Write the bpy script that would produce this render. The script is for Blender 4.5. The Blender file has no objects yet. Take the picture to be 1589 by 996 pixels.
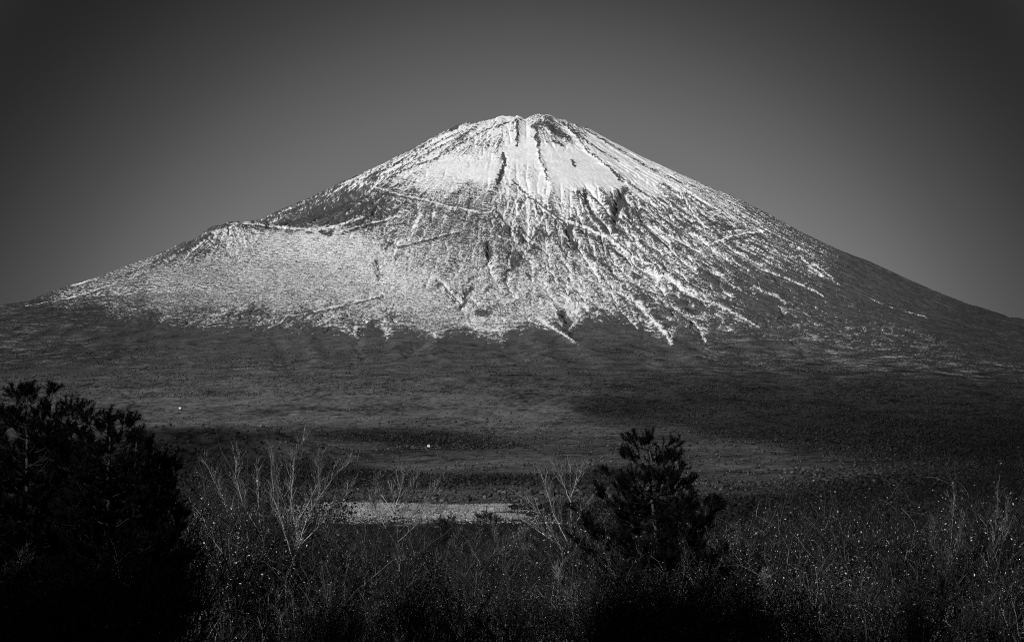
import bpy, math, random
import numpy as np

# ------------------------------------------------------------------ camera, sky, sun, exposure
scene = bpy.context.scene
COL = scene.collection
W, Hh = 1589, 996
FPX = 3465.0            # focal length in photo pixels
CX, HY = 794.5, 700.0   # column of the view axis, row of the eye-level horizon

cam_data = bpy.data.cameras.new("camera")
cam = bpy.data.objects.new("camera", cam_data)
COL.objects.link(cam)
cam.location = (0, 0, 0)
cam.rotation_euler = (math.radians(90), 0, 0)
cam_data.sensor_width = 36.0
cam_data.lens = 36.0 * FPX / W
cam_data.shift_y = (HY - Hh / 2) / W
cam_data.clip_start = 0.5
cam_data.clip_end = 200000
scene.camera = cam

SUN_EL = math.radians(25.0)
SUN_AZ = math.radians(-148.0)       # from +Y towards +X: behind the viewer, to the left
sun_vec = (math.sin(SUN_AZ) * math.cos(SUN_EL), math.cos(SUN_AZ) * math.cos(SUN_EL), math.sin(SUN_EL))

world = bpy.data.worlds.new("World")
scene.world = world
world.use_nodes = True
wn, wl = world.node_tree.nodes, world.node_tree.links
wn.clear()
w_out = wn.new("ShaderNodeOutputWorld")
w_bg = wn.new("ShaderNodeBackground")
w_sky = wn.new("ShaderNodeTexSky")
w_sky.sky_type = 'NISHITA'
w_sky.sun_disc = False
w_sky.sun_elevation = SUN_EL
w_sky.sun_rotation = SUN_AZ
w_sky.altitude = 1000
w_sky.air_density = 1.0
w_sky.dust_density = 0.6
w_sky.ozone_density = 1.0
w_bw = wn.new("ShaderNodeRGBToBW")           # black-and-white film
w_bg.inputs["Strength"].default_value = 0.05
# clear winter sky seen through a red and polarising filter: pale at the horizon opposite
# the sun, quickly deepening with height and sideways
w_tc = wn.new("ShaderNodeTexCoord")
w_sep = wn.new("ShaderNodeSeparateXYZ")
wl.new(w_tc.outputs["Generated"], w_sep.inputs[0])


def ramp_curve(pts):
    n = wn.new("ShaderNodeValToRGB")
    cr = n.color_ramp
    cr.interpolation = 'B_SPLINE'
    while len(cr.elements) < len(pts):
        cr.elements.new(0.5)
    for e, (p, v) in zip(cr.elements, pts):
        e.position = p
        e.color = (v, v, v, 1)
    return n


def wmath(op, a, b=None):
    n = wn.new("ShaderNodeMath")
    n.operation = op
    for i, v in enumerate((a, b)):
        if v is None:
            continue
        if isinstance(v, (int, float)):
            n.inputs[i].default_value = v
        else:
            wl.new(v, n.inputs[i])
    return n.outputs[0]


SKY_FALL = [(0.0, 0.63), (0.3, 0.62), (0.48, 0.53), (0.58, 0.355), (0.66, 0.225), (0.75, 0.14), (0.88, 0.045), (1.0, 0.28)]
sz_ = wmath('MULTIPLY', wmath('MAXIMUM', w_sep.outputs["Z"], 0.0), 3.9)
sx_ = wmath('MULTIPLY', w_sep.outputs["X"], 3.8)
q_ = wmath('SQRT', wmath('ADD', wmath('MULTIPLY', sx_, sx_), wmath('MULTIPLY', sz_, sz_)))
w_fall = ramp_curve(SKY_FALL)
wl.new(wmath('MULTIPLY', q_, 0.8), w_fall.inputs[0])
wl.new(w_sky.outputs[0], w_bw.inputs[0])
sky_l = wmath('MULTIPLY', w_bw.outputs[0], w_fall.outputs[0])
wl.new(sky_l, w_bg.inputs["Color"])
wl.new(w_bg.outputs[0], w_out.inputs["Surface"])

sun_d = bpy.data.lights.new("sun", 'SUN')
sun_d.energy = 4.2
sun_d.angle = math.radians(0.5)
sun_d.color = (1.0, 1.0, 1.0)       # the photograph is monochrome
sun = bpy.data.objects.new("sun", sun_d)
COL.objects.link(sun)
from mathutils import Vector
sun.rotation_euler = Vector(sun_vec).to_track_quat('Z', 'Y').to_euler()

scene.view_settings.view_transform = 'Standard'
scene.view_settings.look = 'None'
scene.view_settings.exposure = 0.0
scene.view_settings.gamma = 1.0
scene.render.engine = 'CYCLES'
scene.cycles.use_denoising = False
scene.cycles.filter_width = 1.0
scene.cycles.max_bounces = 4
scene.cycles.diffuse_bounces = 2
scene.cycles.volume_bounces = 0
scene.cycles.use_adaptive_sampling = False

# ------------------------------------------------------------------ terrain heights (numpy)
DS = 18000.0                       # distance of the summit axis
XS = (820 - CX) / FPX * DS
K = DS / FPX


def sstep(a, b, x):
    t = np.clip((x - a) / (b - a), 0, 1)
    return t * t * (3 - 2 * t)


LEFT = [[0, 2650], [104, 2560], [234, 2580], [416, 2633], [597, 2599], [727, 2535], [935, 2415], [1143, 2306], [1351, 2210], [1558, 2116], [1766, 2008], [1974, 1916], [2208, 1803], [2700, 1640], [3200, 1430], [4000, 1100]]
RIGHT = [[0, 2650], [156, 2560], [312, 2640], [519, 2570], [727, 2450], [935, 2341], [1195, 2215], [1455, 2093], [1714, 1975], [1974, 1833], [2234, 1682], [2494, 1552], [2753, 1443], [3013, 1319], [3273, 1188], [3532, 1080], [3792, 991], [3995, 880]]
HOEI_FALL = [[0, 60, 117, 257, 444, 678, 912, 1145, 1332, 1450, 1750, 2600, 4000, 20000], [0, 18, 24, 122, 215, 315, 409, 484, 556, 621, 665, 860, 1300, 9000]]
RIM = [[778, 22, 60], [847, 16, 70], [815, -42, 40], [722, 10, 40]]
SHADE_HILL_SLOPE, SHADE_HILL_RUN = 0.735, 200.0  # unseen hill behind the viewer, shaped to shade the foreground



def hermite(tab):
    r = np.array([p[0] for p in tab], float)
    z = np.array([p[1] for p in tab], float)
    rr = np.linspace(0, 26000, 5201)
    zz = np.interp(rr, r, z)
    k = np.exp(-np.linspace(-2.5, 2.5, 25) ** 2)
    k /= k.sum()
    zs = np.convolve(np.pad(zz, 12, mode='edge'), k, mode='valid')
    zs[:60] = np.where(rr[:60] < 250, zz[:60], zs[:60])
    return rr, zs


FAR = [(4500, 880), (5000, 762), (6000, 575), (7000, 425), (8000, 305), (9000, 205), (10000, 122), (11000, 62), (12000, 15),
       (13000, -22), (14000, -44), (15000, -57), (16000, -62), (26000, -62)]
FRONT = [(0, 2650), (200, 2668), (330, 2660), (520, 2570), (730, 2440), (935, 2320), (1200, 2185), (1455, 2065), (1715, 1935),
         (1975, 1805), (2235, 1680), (2500, 1565), (2750, 1460), (3010, 1355), (3270, 1255), (3530, 1165), (3800, 1078), (4000, 1017)] + FAR
_PL, _PR, _PF = hermite(LEFT + FAR), hermite(RIGHT + FAR), hermite(FRONT)

HOEI_CREST = [(352, 346, 16150), (398, 347, 16250), (440, 351, 16380), (482, 357, 16500), (520, 354, 16620), (560, 342, 16750)]
_hc = np.array([((px - CX) / FPX * Y, Y, (HY - py) / FPX * Y) for px, py, Y in HOEI_CREST])


def hoei(x, y):
    best = np.full(x.shape, -9999.0)
    fall = lambda d: np.interp(d, *HOEI_FALL)
    for a, b in zip(_hc[:-1], _hc[1:]):
        d = b[:2] - a[:2]
        t = np.clip(((x - a[0]) * d[0] + (y - a[1]) * d[1]) / (d @ d), 0, 1)
        dist = np.hypot(x - a[0] - t * d[0], y - a[1] - t * d[1])
        best = np.maximum(best, a[2] + t * (b[2] - a[2]) - fall(dist))
    return best


def smax(a, b, k):
    h = np.clip(0.5 + 0.5 * (a - b) / k, 0, 1)
    return b + (a - b) * h + k * h * (1 - h)


def macro(x, y, carve=True):
    """Height of the mountain and the plain, in metres above the viewer's eye."""
    dx, dy = x - XS, y - DS
    r = np.hypot(dx, dy) + 1e-6
    c, s2 = dx / r, (dy / r) ** 2
    z = (np.where(c > 0, c * c, 0) * np.interp(r, *_PR) + np.where(c < 0, c * c, 0) * np.interp(r, *_PL)
         + s2 * np.interp(r, *_PF))
    # the two knolls of the crater rim and the saddle between them
    for px, amp, w in RIM:
        z = z + amp * np.exp(-((x - (px - CX) * K) / w) ** 2 - ((dy + 100) / 520) ** 2)
    # the blown-out side crater behind the shoulder
    cx, cy = (500 - CX) / FPX * 17050, 17050.0
    if carve:
        z = z - 235 * np.exp(-((x - cx) / 430) ** 2 - ((y - cy) / 330) ** 2)
    hz = hoei(x, y)
    z = np.where(hz > z - 120, smax(hz, z, 60.0), z)
    return z


def near(x, y):
    """Ground of the near hillside, the grass terrace and the valley edge."""
    tab_y = [0, 20, 40, 110, 200, 320, 500, 620, 800, 900, 1000, 1400, 1e6]
    tab_z = [-1.75, -3.6, -5.0, -8.6, -13.0, -17.5, -20.6, -20.9, -20.9, -21.4, -25, -62, -62]
    z = np.interp(y, tab_y, tab_z)
    und = 0.9 * np.exp(-((x + 68) / 26) ** 2) + 0.35 * np.exp(-((x + 4) / 9) ** 2)
    z = z + und * sstep(680, 850, y) * (1 - sstep(900, 1000, y))
    z = z + np.where(y < 0, SHADE_HILL_SLOPE * np.clip(-y - 6, 0, SHADE_HILL_RUN), 0)  # added hill out of view, blocks the low sun
    return z


def ridges(x, y, far):
    """Low wooded ridges on the plain: how much they rise above the land `far`."""
    z = np.zeros_like(x)
    for (pts, Y0, wy) in RIDGES:
        xw = (np.array([p[0] for p in pts], float) - CX) / FPX * Y0
        rz = (HY - np.array([p[1] for p in pts], float)) / FPX * Y0
        z = np.maximum(z, np.clip(np.interp(x, xw, rz) - far, 0, None) * np.exp(-((y - Y0) / wy) ** 2))
    return z


RIDGES = [([(-400, 668), (0, 655), (250, 655), (400, 661), (480, 686), (560, 703), (620, 722), (700, 738), (860, 745), (1000, 768)], 5200, 420),
          ([(860, 760), (1000, 745), (1060, 742), (1150, 752), (1250, 750), (1330, 760), (1450, 762), (1650, 745), (1900, 740)], 3600, 260)]


def ground(x, y):
    far = macro(x, y)
    far = np.where(far < 200, far + ridges(x, y, far), far)
    t = sstep(1100, 1500, np.hypot(x, y))
    nz = near(x, y)
    out = nz * (1 - t) + far * t
    return np.where(np.hypot(x, y) < 1050, nz, out)

# ------------------------------------------------------------------ materials for the land
def new_mat(name):
    m = bpy.data.materials.new(name)
    m.use_nodes = True
    nt = m.node_tree
    b = nt.nodes["Principled BSDF"]
    b.inputs["Roughness"].default_value = 0.9
    b.inputs["Specular IOR Level"].default_value = 0.0
    return m, nt, b


def grey_mat(name, v, rough=0.85, spec=0.1, var=0.0, scale=2.0):
    m, nt, b = new_mat(name)
    b.inputs["Roughness"].default_value = rough
    b.inputs["Specular IOR Level"].default_value = spec
    if var:
        tc = nt.nodes.new("ShaderNodeTexCoord")
        n = nt.nodes.new("ShaderNodeTexNoise")
        n.inputs["Scale"].default_value = scale
        n.inputs["Detail"].default_value = 4
        mr = nt.nodes.new("ShaderNodeMapRange")
        mr.inputs["From Min"].default_value, mr.inputs["From Max"].default_value = 0.3, 0.7
        mr.inputs["To Min"].default_value, mr.inputs["To Max"].default_value = v * (1 - var), v * (1 + var)
        nt.links.new(tc.outputs["Object"], n.inputs["Vector"])
        nt.links.new(n.outputs[0], mr.inputs["Value"])
        nt.links.new(mr.outputs[0], b.inputs["Base Color"])
    else:
        b.inputs["Base Color"].default_value = (v, v, v, 1)
    return m


def land_material(name, noise_scale, noise_amt):
    """Albedo from the surveyed 'albedo' attribute, broken up by fine procedural noise."""
    m, nt, b = new_mat(name)
    at = nt.nodes.new("ShaderNodeAttribute")
    at.attribute_name = "albedo"
    tc = nt.nodes.new("ShaderNodeTexCoord")
    n = nt.nodes.new("ShaderNodeTexNoise")
    n.inputs["Scale"].default_value = noise_scale
    n.inputs["Detail"].default_value = 5
    n.inputs["Roughness"].default_value = 0.65
    mr = nt.nodes.new("ShaderNodeMapRange")
    mr.inputs["From Min"].default_value, mr.inputs["From Max"].default_value = 0.3, 0.7
    mr.inputs["To Min"].default_value, mr.inputs["To Max"].default_value = 1 - noise_amt, 1 + noise_amt
    mul = nt.nodes.new("ShaderNodeMath")
    mul.operation = 'MULTIPLY'
    nt.links.new(tc.outputs["Object"], n.inputs["Vector"])
    nt.links.new(n.outputs[0], mr.inputs["Value"])
    nt.links.new(at.outputs["Fac"], mul.inputs[0])
    nt.links.new(mr.outputs[0], mul.inputs[1])
    nt.links.new(mul.outputs[0], b.inputs["Base Color"])
    return m


def grid_mesh(name, X, Y, Z, albedo, mat, wrap=False):
    ny, nx = X.shape
    co = np.stack([X, Y, Z], -1).astype(np.float32).reshape(-1)
    idx = np.arange(nx * ny, dtype=np.int32).reshape(ny, nx)
    if wrap:
        idx = np.concatenate([idx, idx[:, :1]], 1)
    q = np.stack([idx[:-1, :-1], idx[:-1, 1:], idx[1:, 1:], idx[1:, :-1]], -1).reshape(-1)
    nf = q.size // 4
    me = bpy.data.meshes.new(name)
    me.vertices.add(nx * ny)
    me.vertices.foreach_set("co", co)
    me.loops.add(q.size)
    me.loops.foreach_set("vertex_index", q)
    me.polygons.add(nf)
    me.polygons.foreach_set("loop_start", np.arange(0, q.size, 4, dtype=np.int32))
    me.polygons.foreach_set("use_smooth", np.ones(nf, dtype=bool))
    me.update(calc_edges=True)
    at = me.attributes.new("albedo", 'FLOAT', 'POINT')
    at.data.foreach_set("value", albedo.astype(np.float32).reshape(-1))
    me.materials.append(mat)
    o = bpy.data.objects.new(name, me)
    COL.objects.link(o)
    return o


# ------------------------------------------------------------------ noise tools
def band_noise(shape, cell, lam, seed, aniso=(1, 1)):
    """Unit-variance band-passed noise on a grid; lam = wavelength in metres."""
    ny, nx = shape
    rng = np.random.default_rng(seed)
    w = np.fft.rfft2(rng.standard_normal((ny, nx)).astype(np.float32))
    fx = np.fft.rfftfreq(nx, cell[0])[None, :] * lam * aniso[0]
    fy = np.fft.fftfreq(ny, cell[1])[:, None] * lam * aniso[1]
    k2 = fx * fx + fy * fy
    o = np.fft.irfft2(w * (k2 * np.exp(-k2 * 1.0)), s=(ny, nx))
    return (o / o.std()).astype(np.float32)


def fractal(shape, cell, lam, seed, octv=4, gain=0.6):
    o, a, t = 0, 1.0, 0.0
    for i in range(octv):
        o = o + a * band_noise(shape, cell, lam / 2 ** i, seed + i)
        t += a * a
        a *= gain
    return o / math.sqrt(t)


def lic(noise, gx, gy, cell, step, n):
    """Smear noise along the direction field (gx, gy): streaks that follow the slope."""
    ny, nx = noise.shape
    iy, ix = np.meshgrid(np.arange(ny, dtype=np.float32), np.arange(nx, dtype=np.float32), indexing='ij')
    acc = noise.copy()
    sx, sy = step / cell[0], step / cell[1]
    for sg in (1, -1):
        px, py = ix.copy(), iy.copy()
        for _ in range(n):
            jx = np.clip(np.rint(px), 0, nx - 1).astype(np.int32)
            jy = np.clip(np.rint(py), 0, ny - 1).astype(np.int32)
            j = jy * nx + jx
            px += sg * sx * gx.ravel()[j]
            py += sg * sy * gy.ravel()[j]
            jx = np.clip(np.rint(px), 0, nx - 1).astype(np.int32)
            jy = np.clip(np.rint(py), 0, ny - 1).astype(np.int32)
            acc += noise[jy, jx]
    acc -= acc.mean()
    return acc / acc.std()


def direction(z, cell):
    gy, gx = np.gradient(z, cell[1], cell[0])
    m = np.hypot(gx, gy) + 1e-6
    return (gx / m).astype(np.float32), (gy / m).astype(np.float32)


def kernel_map(pts, sx, sy, gx, gy):
    """Smooth interpolation of survey points (px, py, v...) on a grid, nearest value far away."""
    pts = np.array(pts, float)
    num = np.zeros((pts.shape[1] - 2,) + gx.shape)
    den = np.zeros(gx.shape)
    for p in pts:
        d2 = ((gx - p[0]) / sx) ** 2 + ((gy - p[1]) / sy) ** 2
        w = np.exp(-d2 / 2) + 1e-3 / (1 + d2) ** 3
        den += w
        for k in range(pts.shape[1] - 2):
            num[k] += w * p[2 + k]
    return num / den


def bilin(img, step, px, py):
    ny, nx = img.shape
    fx = np.clip(px / step, 0, nx - 1.001)
    fy = np.clip(py / step, 0, ny - 1.001)
    ix, iy = fx.astype(np.int32), fy.astype(np.int32)
    fx, fy = fx - ix, fy - iy
    return ((img[iy, ix] * (1 - fx) + img[iy, ix + 1] * fx) * (1 - fy)
            + (img[iy + 1, ix] * (1 - fx) + img[iy + 1, ix + 1] * fx) * fy)


def stroke(field, px, py, line, width, value, taper=False, brk=None):
    """Pull the snow threshold towards `value` within `width` of a surveyed polyline."""
    ln = np.array(line, float)
    m = ((px > ln[:, 0].min() - 3 * width - 2) & (px < ln[:, 0].max() + 3 * width + 2)
         & (py > ln[:, 1].min() - 3 * width - 2) & (py < ln[:, 1].max() + 3 * width + 2))
    ii = np.nonzero(m.ravel())[0]
    if ii.size == 0:
        return
    x, y = px.ravel()[ii], py.ravel()[ii]
    best = np.full(ii.size, 1e9)
    ws = np.ones(ii.size)
    tot = max(1, len(ln) - 1)
    for k, (a, b) in enumerate(zip(ln[:-1], ln[1:])):
        d = b - a
        t = np.clip(((x - a[0]) * d[0] + (y - a[1]) * d[1]) / (d @ d + 1e-9), 0, 1)
        dd = np.hypot(x - a[0] - t * d[0], y - a[1] - t * d[1])
        if taper:
            dd = dd / np.clip(1 - 0.75 * (k + t) / tot, 0.2, 1)
        best = np.minimum(best, dd)
    w = (1 - sstep(0.35 * width, 1.3 * width, best)) * (1.0 if brk is None else brk.ravel()[ii])
    f = field.reshape(-1)
    f[ii] = f[ii] * (1 - w) + value * w


# ------------------------------------------------------------------ the mountain
CELL = (4.5, 6.0)
mx = np.arange(-5000, 5010, CELL[0])
my = np.arange(10300, 19100, CELL[1])
MX, MY = np.meshgrid(mx, my)
SH = MX.shape
Z0 = macro(MX, MY)
px0 = CX + FPX * MX / MY
py0 = HY - FPX * Z0 / MY

# woods and grass of the plain, vignette painted darker at right: px, py, albedo
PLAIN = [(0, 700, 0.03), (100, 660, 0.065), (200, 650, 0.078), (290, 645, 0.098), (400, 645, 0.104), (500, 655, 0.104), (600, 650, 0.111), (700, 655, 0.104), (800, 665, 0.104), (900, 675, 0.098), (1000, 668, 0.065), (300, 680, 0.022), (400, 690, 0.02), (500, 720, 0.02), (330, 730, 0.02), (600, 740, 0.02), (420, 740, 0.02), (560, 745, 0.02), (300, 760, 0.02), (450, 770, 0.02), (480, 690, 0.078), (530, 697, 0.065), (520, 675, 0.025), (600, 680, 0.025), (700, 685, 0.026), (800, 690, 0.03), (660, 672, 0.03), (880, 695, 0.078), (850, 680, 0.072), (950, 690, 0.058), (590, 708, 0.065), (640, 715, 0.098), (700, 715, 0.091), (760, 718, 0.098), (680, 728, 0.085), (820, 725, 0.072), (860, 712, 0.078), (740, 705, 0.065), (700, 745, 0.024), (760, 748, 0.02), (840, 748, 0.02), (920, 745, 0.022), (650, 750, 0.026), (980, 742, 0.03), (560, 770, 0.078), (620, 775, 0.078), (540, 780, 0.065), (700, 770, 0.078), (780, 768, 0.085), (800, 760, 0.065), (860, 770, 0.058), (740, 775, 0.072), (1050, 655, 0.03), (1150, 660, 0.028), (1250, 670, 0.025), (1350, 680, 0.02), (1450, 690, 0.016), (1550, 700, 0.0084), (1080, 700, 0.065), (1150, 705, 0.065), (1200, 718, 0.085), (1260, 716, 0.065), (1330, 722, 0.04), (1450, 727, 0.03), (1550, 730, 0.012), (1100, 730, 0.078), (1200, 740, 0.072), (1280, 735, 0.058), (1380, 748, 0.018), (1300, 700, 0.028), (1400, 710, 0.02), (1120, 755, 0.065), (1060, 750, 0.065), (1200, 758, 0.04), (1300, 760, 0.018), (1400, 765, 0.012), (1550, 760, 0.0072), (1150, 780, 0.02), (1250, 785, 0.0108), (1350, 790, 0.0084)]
# survey of the snow, thinned on the left as painted vignette: px, py, cover, slope-streaks, contour-ripples, speckle
SNOW = [
    (800, 200, 0.97, 0.4, 0.1, 0.5), (820, 230, 1.0, 0.3, 0.1, 0.5), (780, 200, 0.64, 0.7, 0.1, 0.5), (740, 215, 0.64, 0.9, 0.1, 0.4), (715, 225, 0.64, 0.9, 0.1, 0.4), (745, 245, 0.86, 0.6, 0.1, 0.5),
    (700, 255, 0.93, 0.3, 0.3, 0.5), (660, 265, 0.88, 0.2, 0.6, 0.4), (755, 270, 0.96, 0.3, 0.2, 0.6), (690, 285, 0.82, 0.3, 0.5, 0.5), (850, 200, 0.5, 0.7, 0.1, 0.6), (875, 210, 0.6, 0.8, 0.1, 0.5),
    (855, 235, 0.97, 0.4, 0.1, 0.5), (900, 250, 1.0, 0.3, 0.1, 0.5), (880, 280, 0.98, 0.4, 0.1, 0.5), (940, 275, 0.97, 0.5, 0.1, 0.4), (920, 230, 0.9, 0.8, 0.1, 0.2), (970, 250, 0.88, 0.8, 0.1, 0.2),
    (1010, 275, 0.85, 0.8, 0.1, 0.2), (1050, 292, 0.8, 0.8, 0.1, 0.3), (1000, 300, 0.86, 0.7, 0.1, 0.4), (815, 275, 0.85, 0.4, 0.1, 0.6), (840, 285, 0.93, 0.5, 0.1, 0.5), (680, 215, 0.8, 0.9, 0, 0.3),
    (640, 240, 0.78, 0.9, 0, 0.3), (600, 262, 0.74, 0.9, 0, 0.3), (560, 280, 0.62, 0.9, 0, 0.3), (640, 262, 0.76, 0.8, 0.1, 0.3), (500, 303, 0.5, 0.9, 0, 0.3), (450, 328, 0.45, 0.9, 0, 0.3),
    (545, 305, 0.05, 0.8, 0, 0.5), (500, 325, 0.05, 0.8, 0, 0.4), (460, 340, 0.06, 0.8, 0, 0.4), (575, 325, 0.2, 0.8, 0, 0.6), (590, 305, 0.3, 0.7, 0.2, 0.6), (620, 310, 0.42, 0.5, 0.4, 0.5),
    (650, 330, 0.42, 0.5, 0.4, 0.5), (700, 320, 0.42, 0.5, 0.5, 0.5), (735, 305, 0.52, 0.4, 0.5, 0.5), (680, 350, 0.39, 0.4, 0.6, 0.5), (720, 360, 0.34, 0.3, 0.8, 0.4), (620, 355, 0.5, 0.5, 0.3, 0.6),
    (760, 350, 0.42, 0.6, 0.2, 0.6), (750, 320, 0.32, 0.2, 0.9, 0.3), (770, 300, 0.62, 0.5, 0.2, 0.6), (800, 330, 0.62, 0.9, 0, 0.4), (840, 330, 0.66, 0.9, 0, 0.4), (820, 370, 0.52, 1, 0, 0.4),
    (880, 320, 0.66, 0.9, 0, 0.4), (880, 360, 0.52, 1, 0, 0.4), (870, 305, 0.74, 0.8, 0, 0.5), (920, 310, 0.66, 1, 0, 0.3), (920, 345, 0.52, 1, 0, 0.3), (960, 330, 0.4, 1, 0, 0.3),
    (985, 320, 0.56, 1, 0, 0.3), (1000, 350, 0.48, 1, 0, 0.4), (1030, 320, 0.62, 1, 0, 0.4), (1050, 345, 0.46, 1, 0, 0.4), (1060, 320, 0.5, 1, 0, 0.3), (1080, 315, 0.55, 0.9, 0, 0.4),
    (1100, 305, 0.74, 0.9, 0, 0.4), (1130, 318, 0.66, 0.9, 0, 0.4), (1170, 335, 0.5, 0.9, 0, 0.4), (1110, 345, 0.42, 0.9, 0, 0.5), (1150, 370, 0.44, 0.9, 0, 0.6), (1200, 360, 0.42, 0.9, 0, 0.6),
    (1100, 385, 0.5, 0.9, 0, 0.6), (1150, 400, 0.44, 1, 0, 0.6), (1200, 390, 0.4, 1, 0, 0.6), (1230, 375, 0.36, 1, 0, 0.6), (1260, 395, 0.28, 0.9, 0, 0.7), (1270, 420, 0.26, 0.9, 0, 0.8),
    (1310, 415, 0.1, 0.9, 0, 0.5), (1300, 440, 0.12, 0.9, 0, 0.6), (1350, 440, 0.03, 0.8, 0, 0.5), (1450, 480, 0.02, 0.8, 0, 0.5), (1040, 400, 0.5, 1, 0, 0.5), (1000, 390, 0.5, 1, 0, 0.5),
    (960, 385, 0.58, 1, 0, 0.5), (1060, 440, 0.5, 1, 0, 0.5), (1010, 430, 0.56, 1, 0, 0.5), (960, 420, 0.62, 1, 0, 0.5), (1110, 430, 0.32, 1, 0, 0.6), (1160, 430, 0.24, 1, 0, 0.6),
    (1210, 440, 0.12, 1, 0, 0.6), (1100, 460, 0.36, 1, 0, 0.6), (1050, 480, 0.36, 1, 0, 0.5), (1000, 470, 0.5, 1, 0, 0.5), (1130, 490, 0.3, 1, 0, 0.5), (1080, 495, 0.36, 1, 0, 0.5),
    (1170, 475, 0.12, 1, 0, 0.6), (1240, 500, 0.2, 0.9, 0.2, 0.6), (1300, 500, 0.14, 0.9, 0.2, 0.6), (910, 390, 0.48, 0.9, 0, 0.6), (870, 400, 0.6, 0.8, 0.1, 0.7), (830, 400, 0.56, 0.6, 0.2, 0.8),
    (800, 400, 0.48, 0.6, 0.2, 0.8), (770, 385, 0.39, 0.5, 0.3, 0.7), (920, 440, 0.64, 0.9, 0, 0.6), (880, 440, 0.68, 0.7, 0.1, 0.8), (840, 440, 0.72, 0.5, 0.2, 0.9), (800, 450, 0.66, 0.5, 0.2, 0.9),
    (760, 430, 0.6, 0.6, 0.2, 0.8), (720, 420, 0.56, 0.4, 0.4, 0.8), (700, 400, 0.49, 0.4, 0.4, 0.7), (660, 400, 0.57, 0.3, 0.5, 0.6), (640, 430, 0.76, 0.3, 0.4, 0.7), (690, 460, 0.72, 0.3, 0.4, 0.7),
    (650, 470, 0.68, 0.2, 0.6, 0.7), (720, 490, 0.7, 0.4, 0.2, 0.8), (760, 480, 0.6, 0.5, 0.2, 0.8), (700, 505, 0.56, 0.3, 0.4, 0.7), (640, 505, 0.5, 0.3, 0.5, 0.7), (800, 490, 0.6, 0.5, 0.2, 0.9),
    (850, 485, 0.72, 0.4, 0.1, 0.9), (890, 470, 0.64, 0.9, 0, 0.6), (930, 475, 0.58, 1, 0, 0.6), (950, 455, 0.6, 1, 0, 0.6), (590, 420, 0.74, 0.3, 0.4, 0.7), (560, 400, 0.76, 0.2, 0.6, 0.7),
    (510, 390, 0.74, 0.2, 0.7, 0.6), (480, 370, 0.8, 0.1, 0.7, 0.6), (440, 380, 0.7, 0.1, 0.8, 0.6), (540, 440, 0.68, 0.2, 0.8, 0.5), (480, 430, 0.62, 0.1, 1, 0.4), (420, 420, 0.6, 0.1, 1, 0.4),
    (370, 400, 0.58, 0.2, 0.8, 0.6), (350, 370, 0.62, 0.6, 0.2, 0.7), (320, 375, 0.36, 0.9, 0.1, 0.5), (280, 395, 0.32, 0.8, 0.4, 0.4), (310, 420, 0.45, 0.1, 1, 0.4), (260, 430, 0.45, 0.1, 1, 0.4),
    (200, 440, 0.38, 0.3, 0.8, 0.4), (150, 450, 0.32, 0.3, 0.8, 0.4), (100, 465, 0.27, 0.3, 0.8, 0.4), (200, 475, 0.27, 0.2, 0.9, 0.4), (270, 470, 0.41, 0.1, 1, 0.4), (350, 460, 0.5, 0.1, 1, 0.4),
    (430, 470, 0.54, 0.2, 0.9, 0.4), (500, 470, 0.56, 0.3, 0.8, 0.4), (570, 470, 0.62, 0.3, 0.6, 0.6), (540, 495, 0.42, 0.7, 0.3, 0.6), (590, 500, 0.5, 0.8, 0.1, 0.6), (470, 495, 0.36, 0.9, 0.3, 0.4),
    (400, 495, 0.36, 0.9, 0.3, 0.4), (340, 490, 0.36, 0.7, 0.5, 0.4), (280, 490, 0.27, 0.5, 0.6, 0.4), (220, 495, 0.13, 0.4, 0.6, 0.5), (130, 485, 0.11, 0.3, 0.6, 0.4), (60, 480, 0.05, 0.3, 0.6, 0.4)]
# lower limit of the closed snow, left to right
LIMIT = [(-200, 470), (0, 474), (60, 478), (120, 490), (200, 500), (290, 508), (330, 513), (360, 506), (400, 514), (430, 506), (470, 510), (500, 506), (530, 514), (553, 527), (562, 512), (575, 502), (590, 506), (600, 526), (612, 510), (630, 506), (655, 516), (674, 526), (690, 512),
         (715, 508), (745, 518), (775, 530), (795, 512), (820, 503), (850, 505), (875, 503), (890, 508), (905, 500), (925, 494), (955, 488), (985, 500), (1010, 516), (1040, 536), (1050, 514), (1070, 506), (1085, 512), (1094, 534), (1104, 512), (1125, 516), (1150, 506), (1185, 518), (1240, 524), (1330, 534), (1600, 560)]
STEP = 6
ggx, ggy = np.meshgrid(np.arange(0, W + 12, STEP), np.arange(0, Hh + 12, STEP))
cov_map, s_map, c_map, n_map = kernel_map(SNOW, 17.0, 11.0, ggx, ggy)

rocky = bilin(s_map, STEP, px0, py0) * (1 - sstep(-10, 40, py0 - np.interp(px0, [p[0] for p in LIMIT], [p[1] for p in LIMIT])))
# big gullies first, then the finer ribs between them
low = sstep(60, 500, Z0)
bare = sstep(-10, 25, py0 - np.interp(px0, [p[0] for p in LIMIT], [p[1] for p in LIMIT]))
Zd = macro(MX, MY, False)
gx, gy = direction(Zd + band_noise(SH, CELL, 320, 12) * 4.0, CELL)
gul = lic(band_noise(SH, CELL, 170, 11), gx, gy, CELL, 16, 40)
rr_ = np.hypot(MX - XS, MY - DS)
fade_top = sstep(150, 900, rr_)
cov0 = bilin(cov_map, STEP, px0, py0)
amp = (1 - 0.85 * bare) * low * (1 - 0.75 * sstep(0.85, 0.98, cov0))


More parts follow.
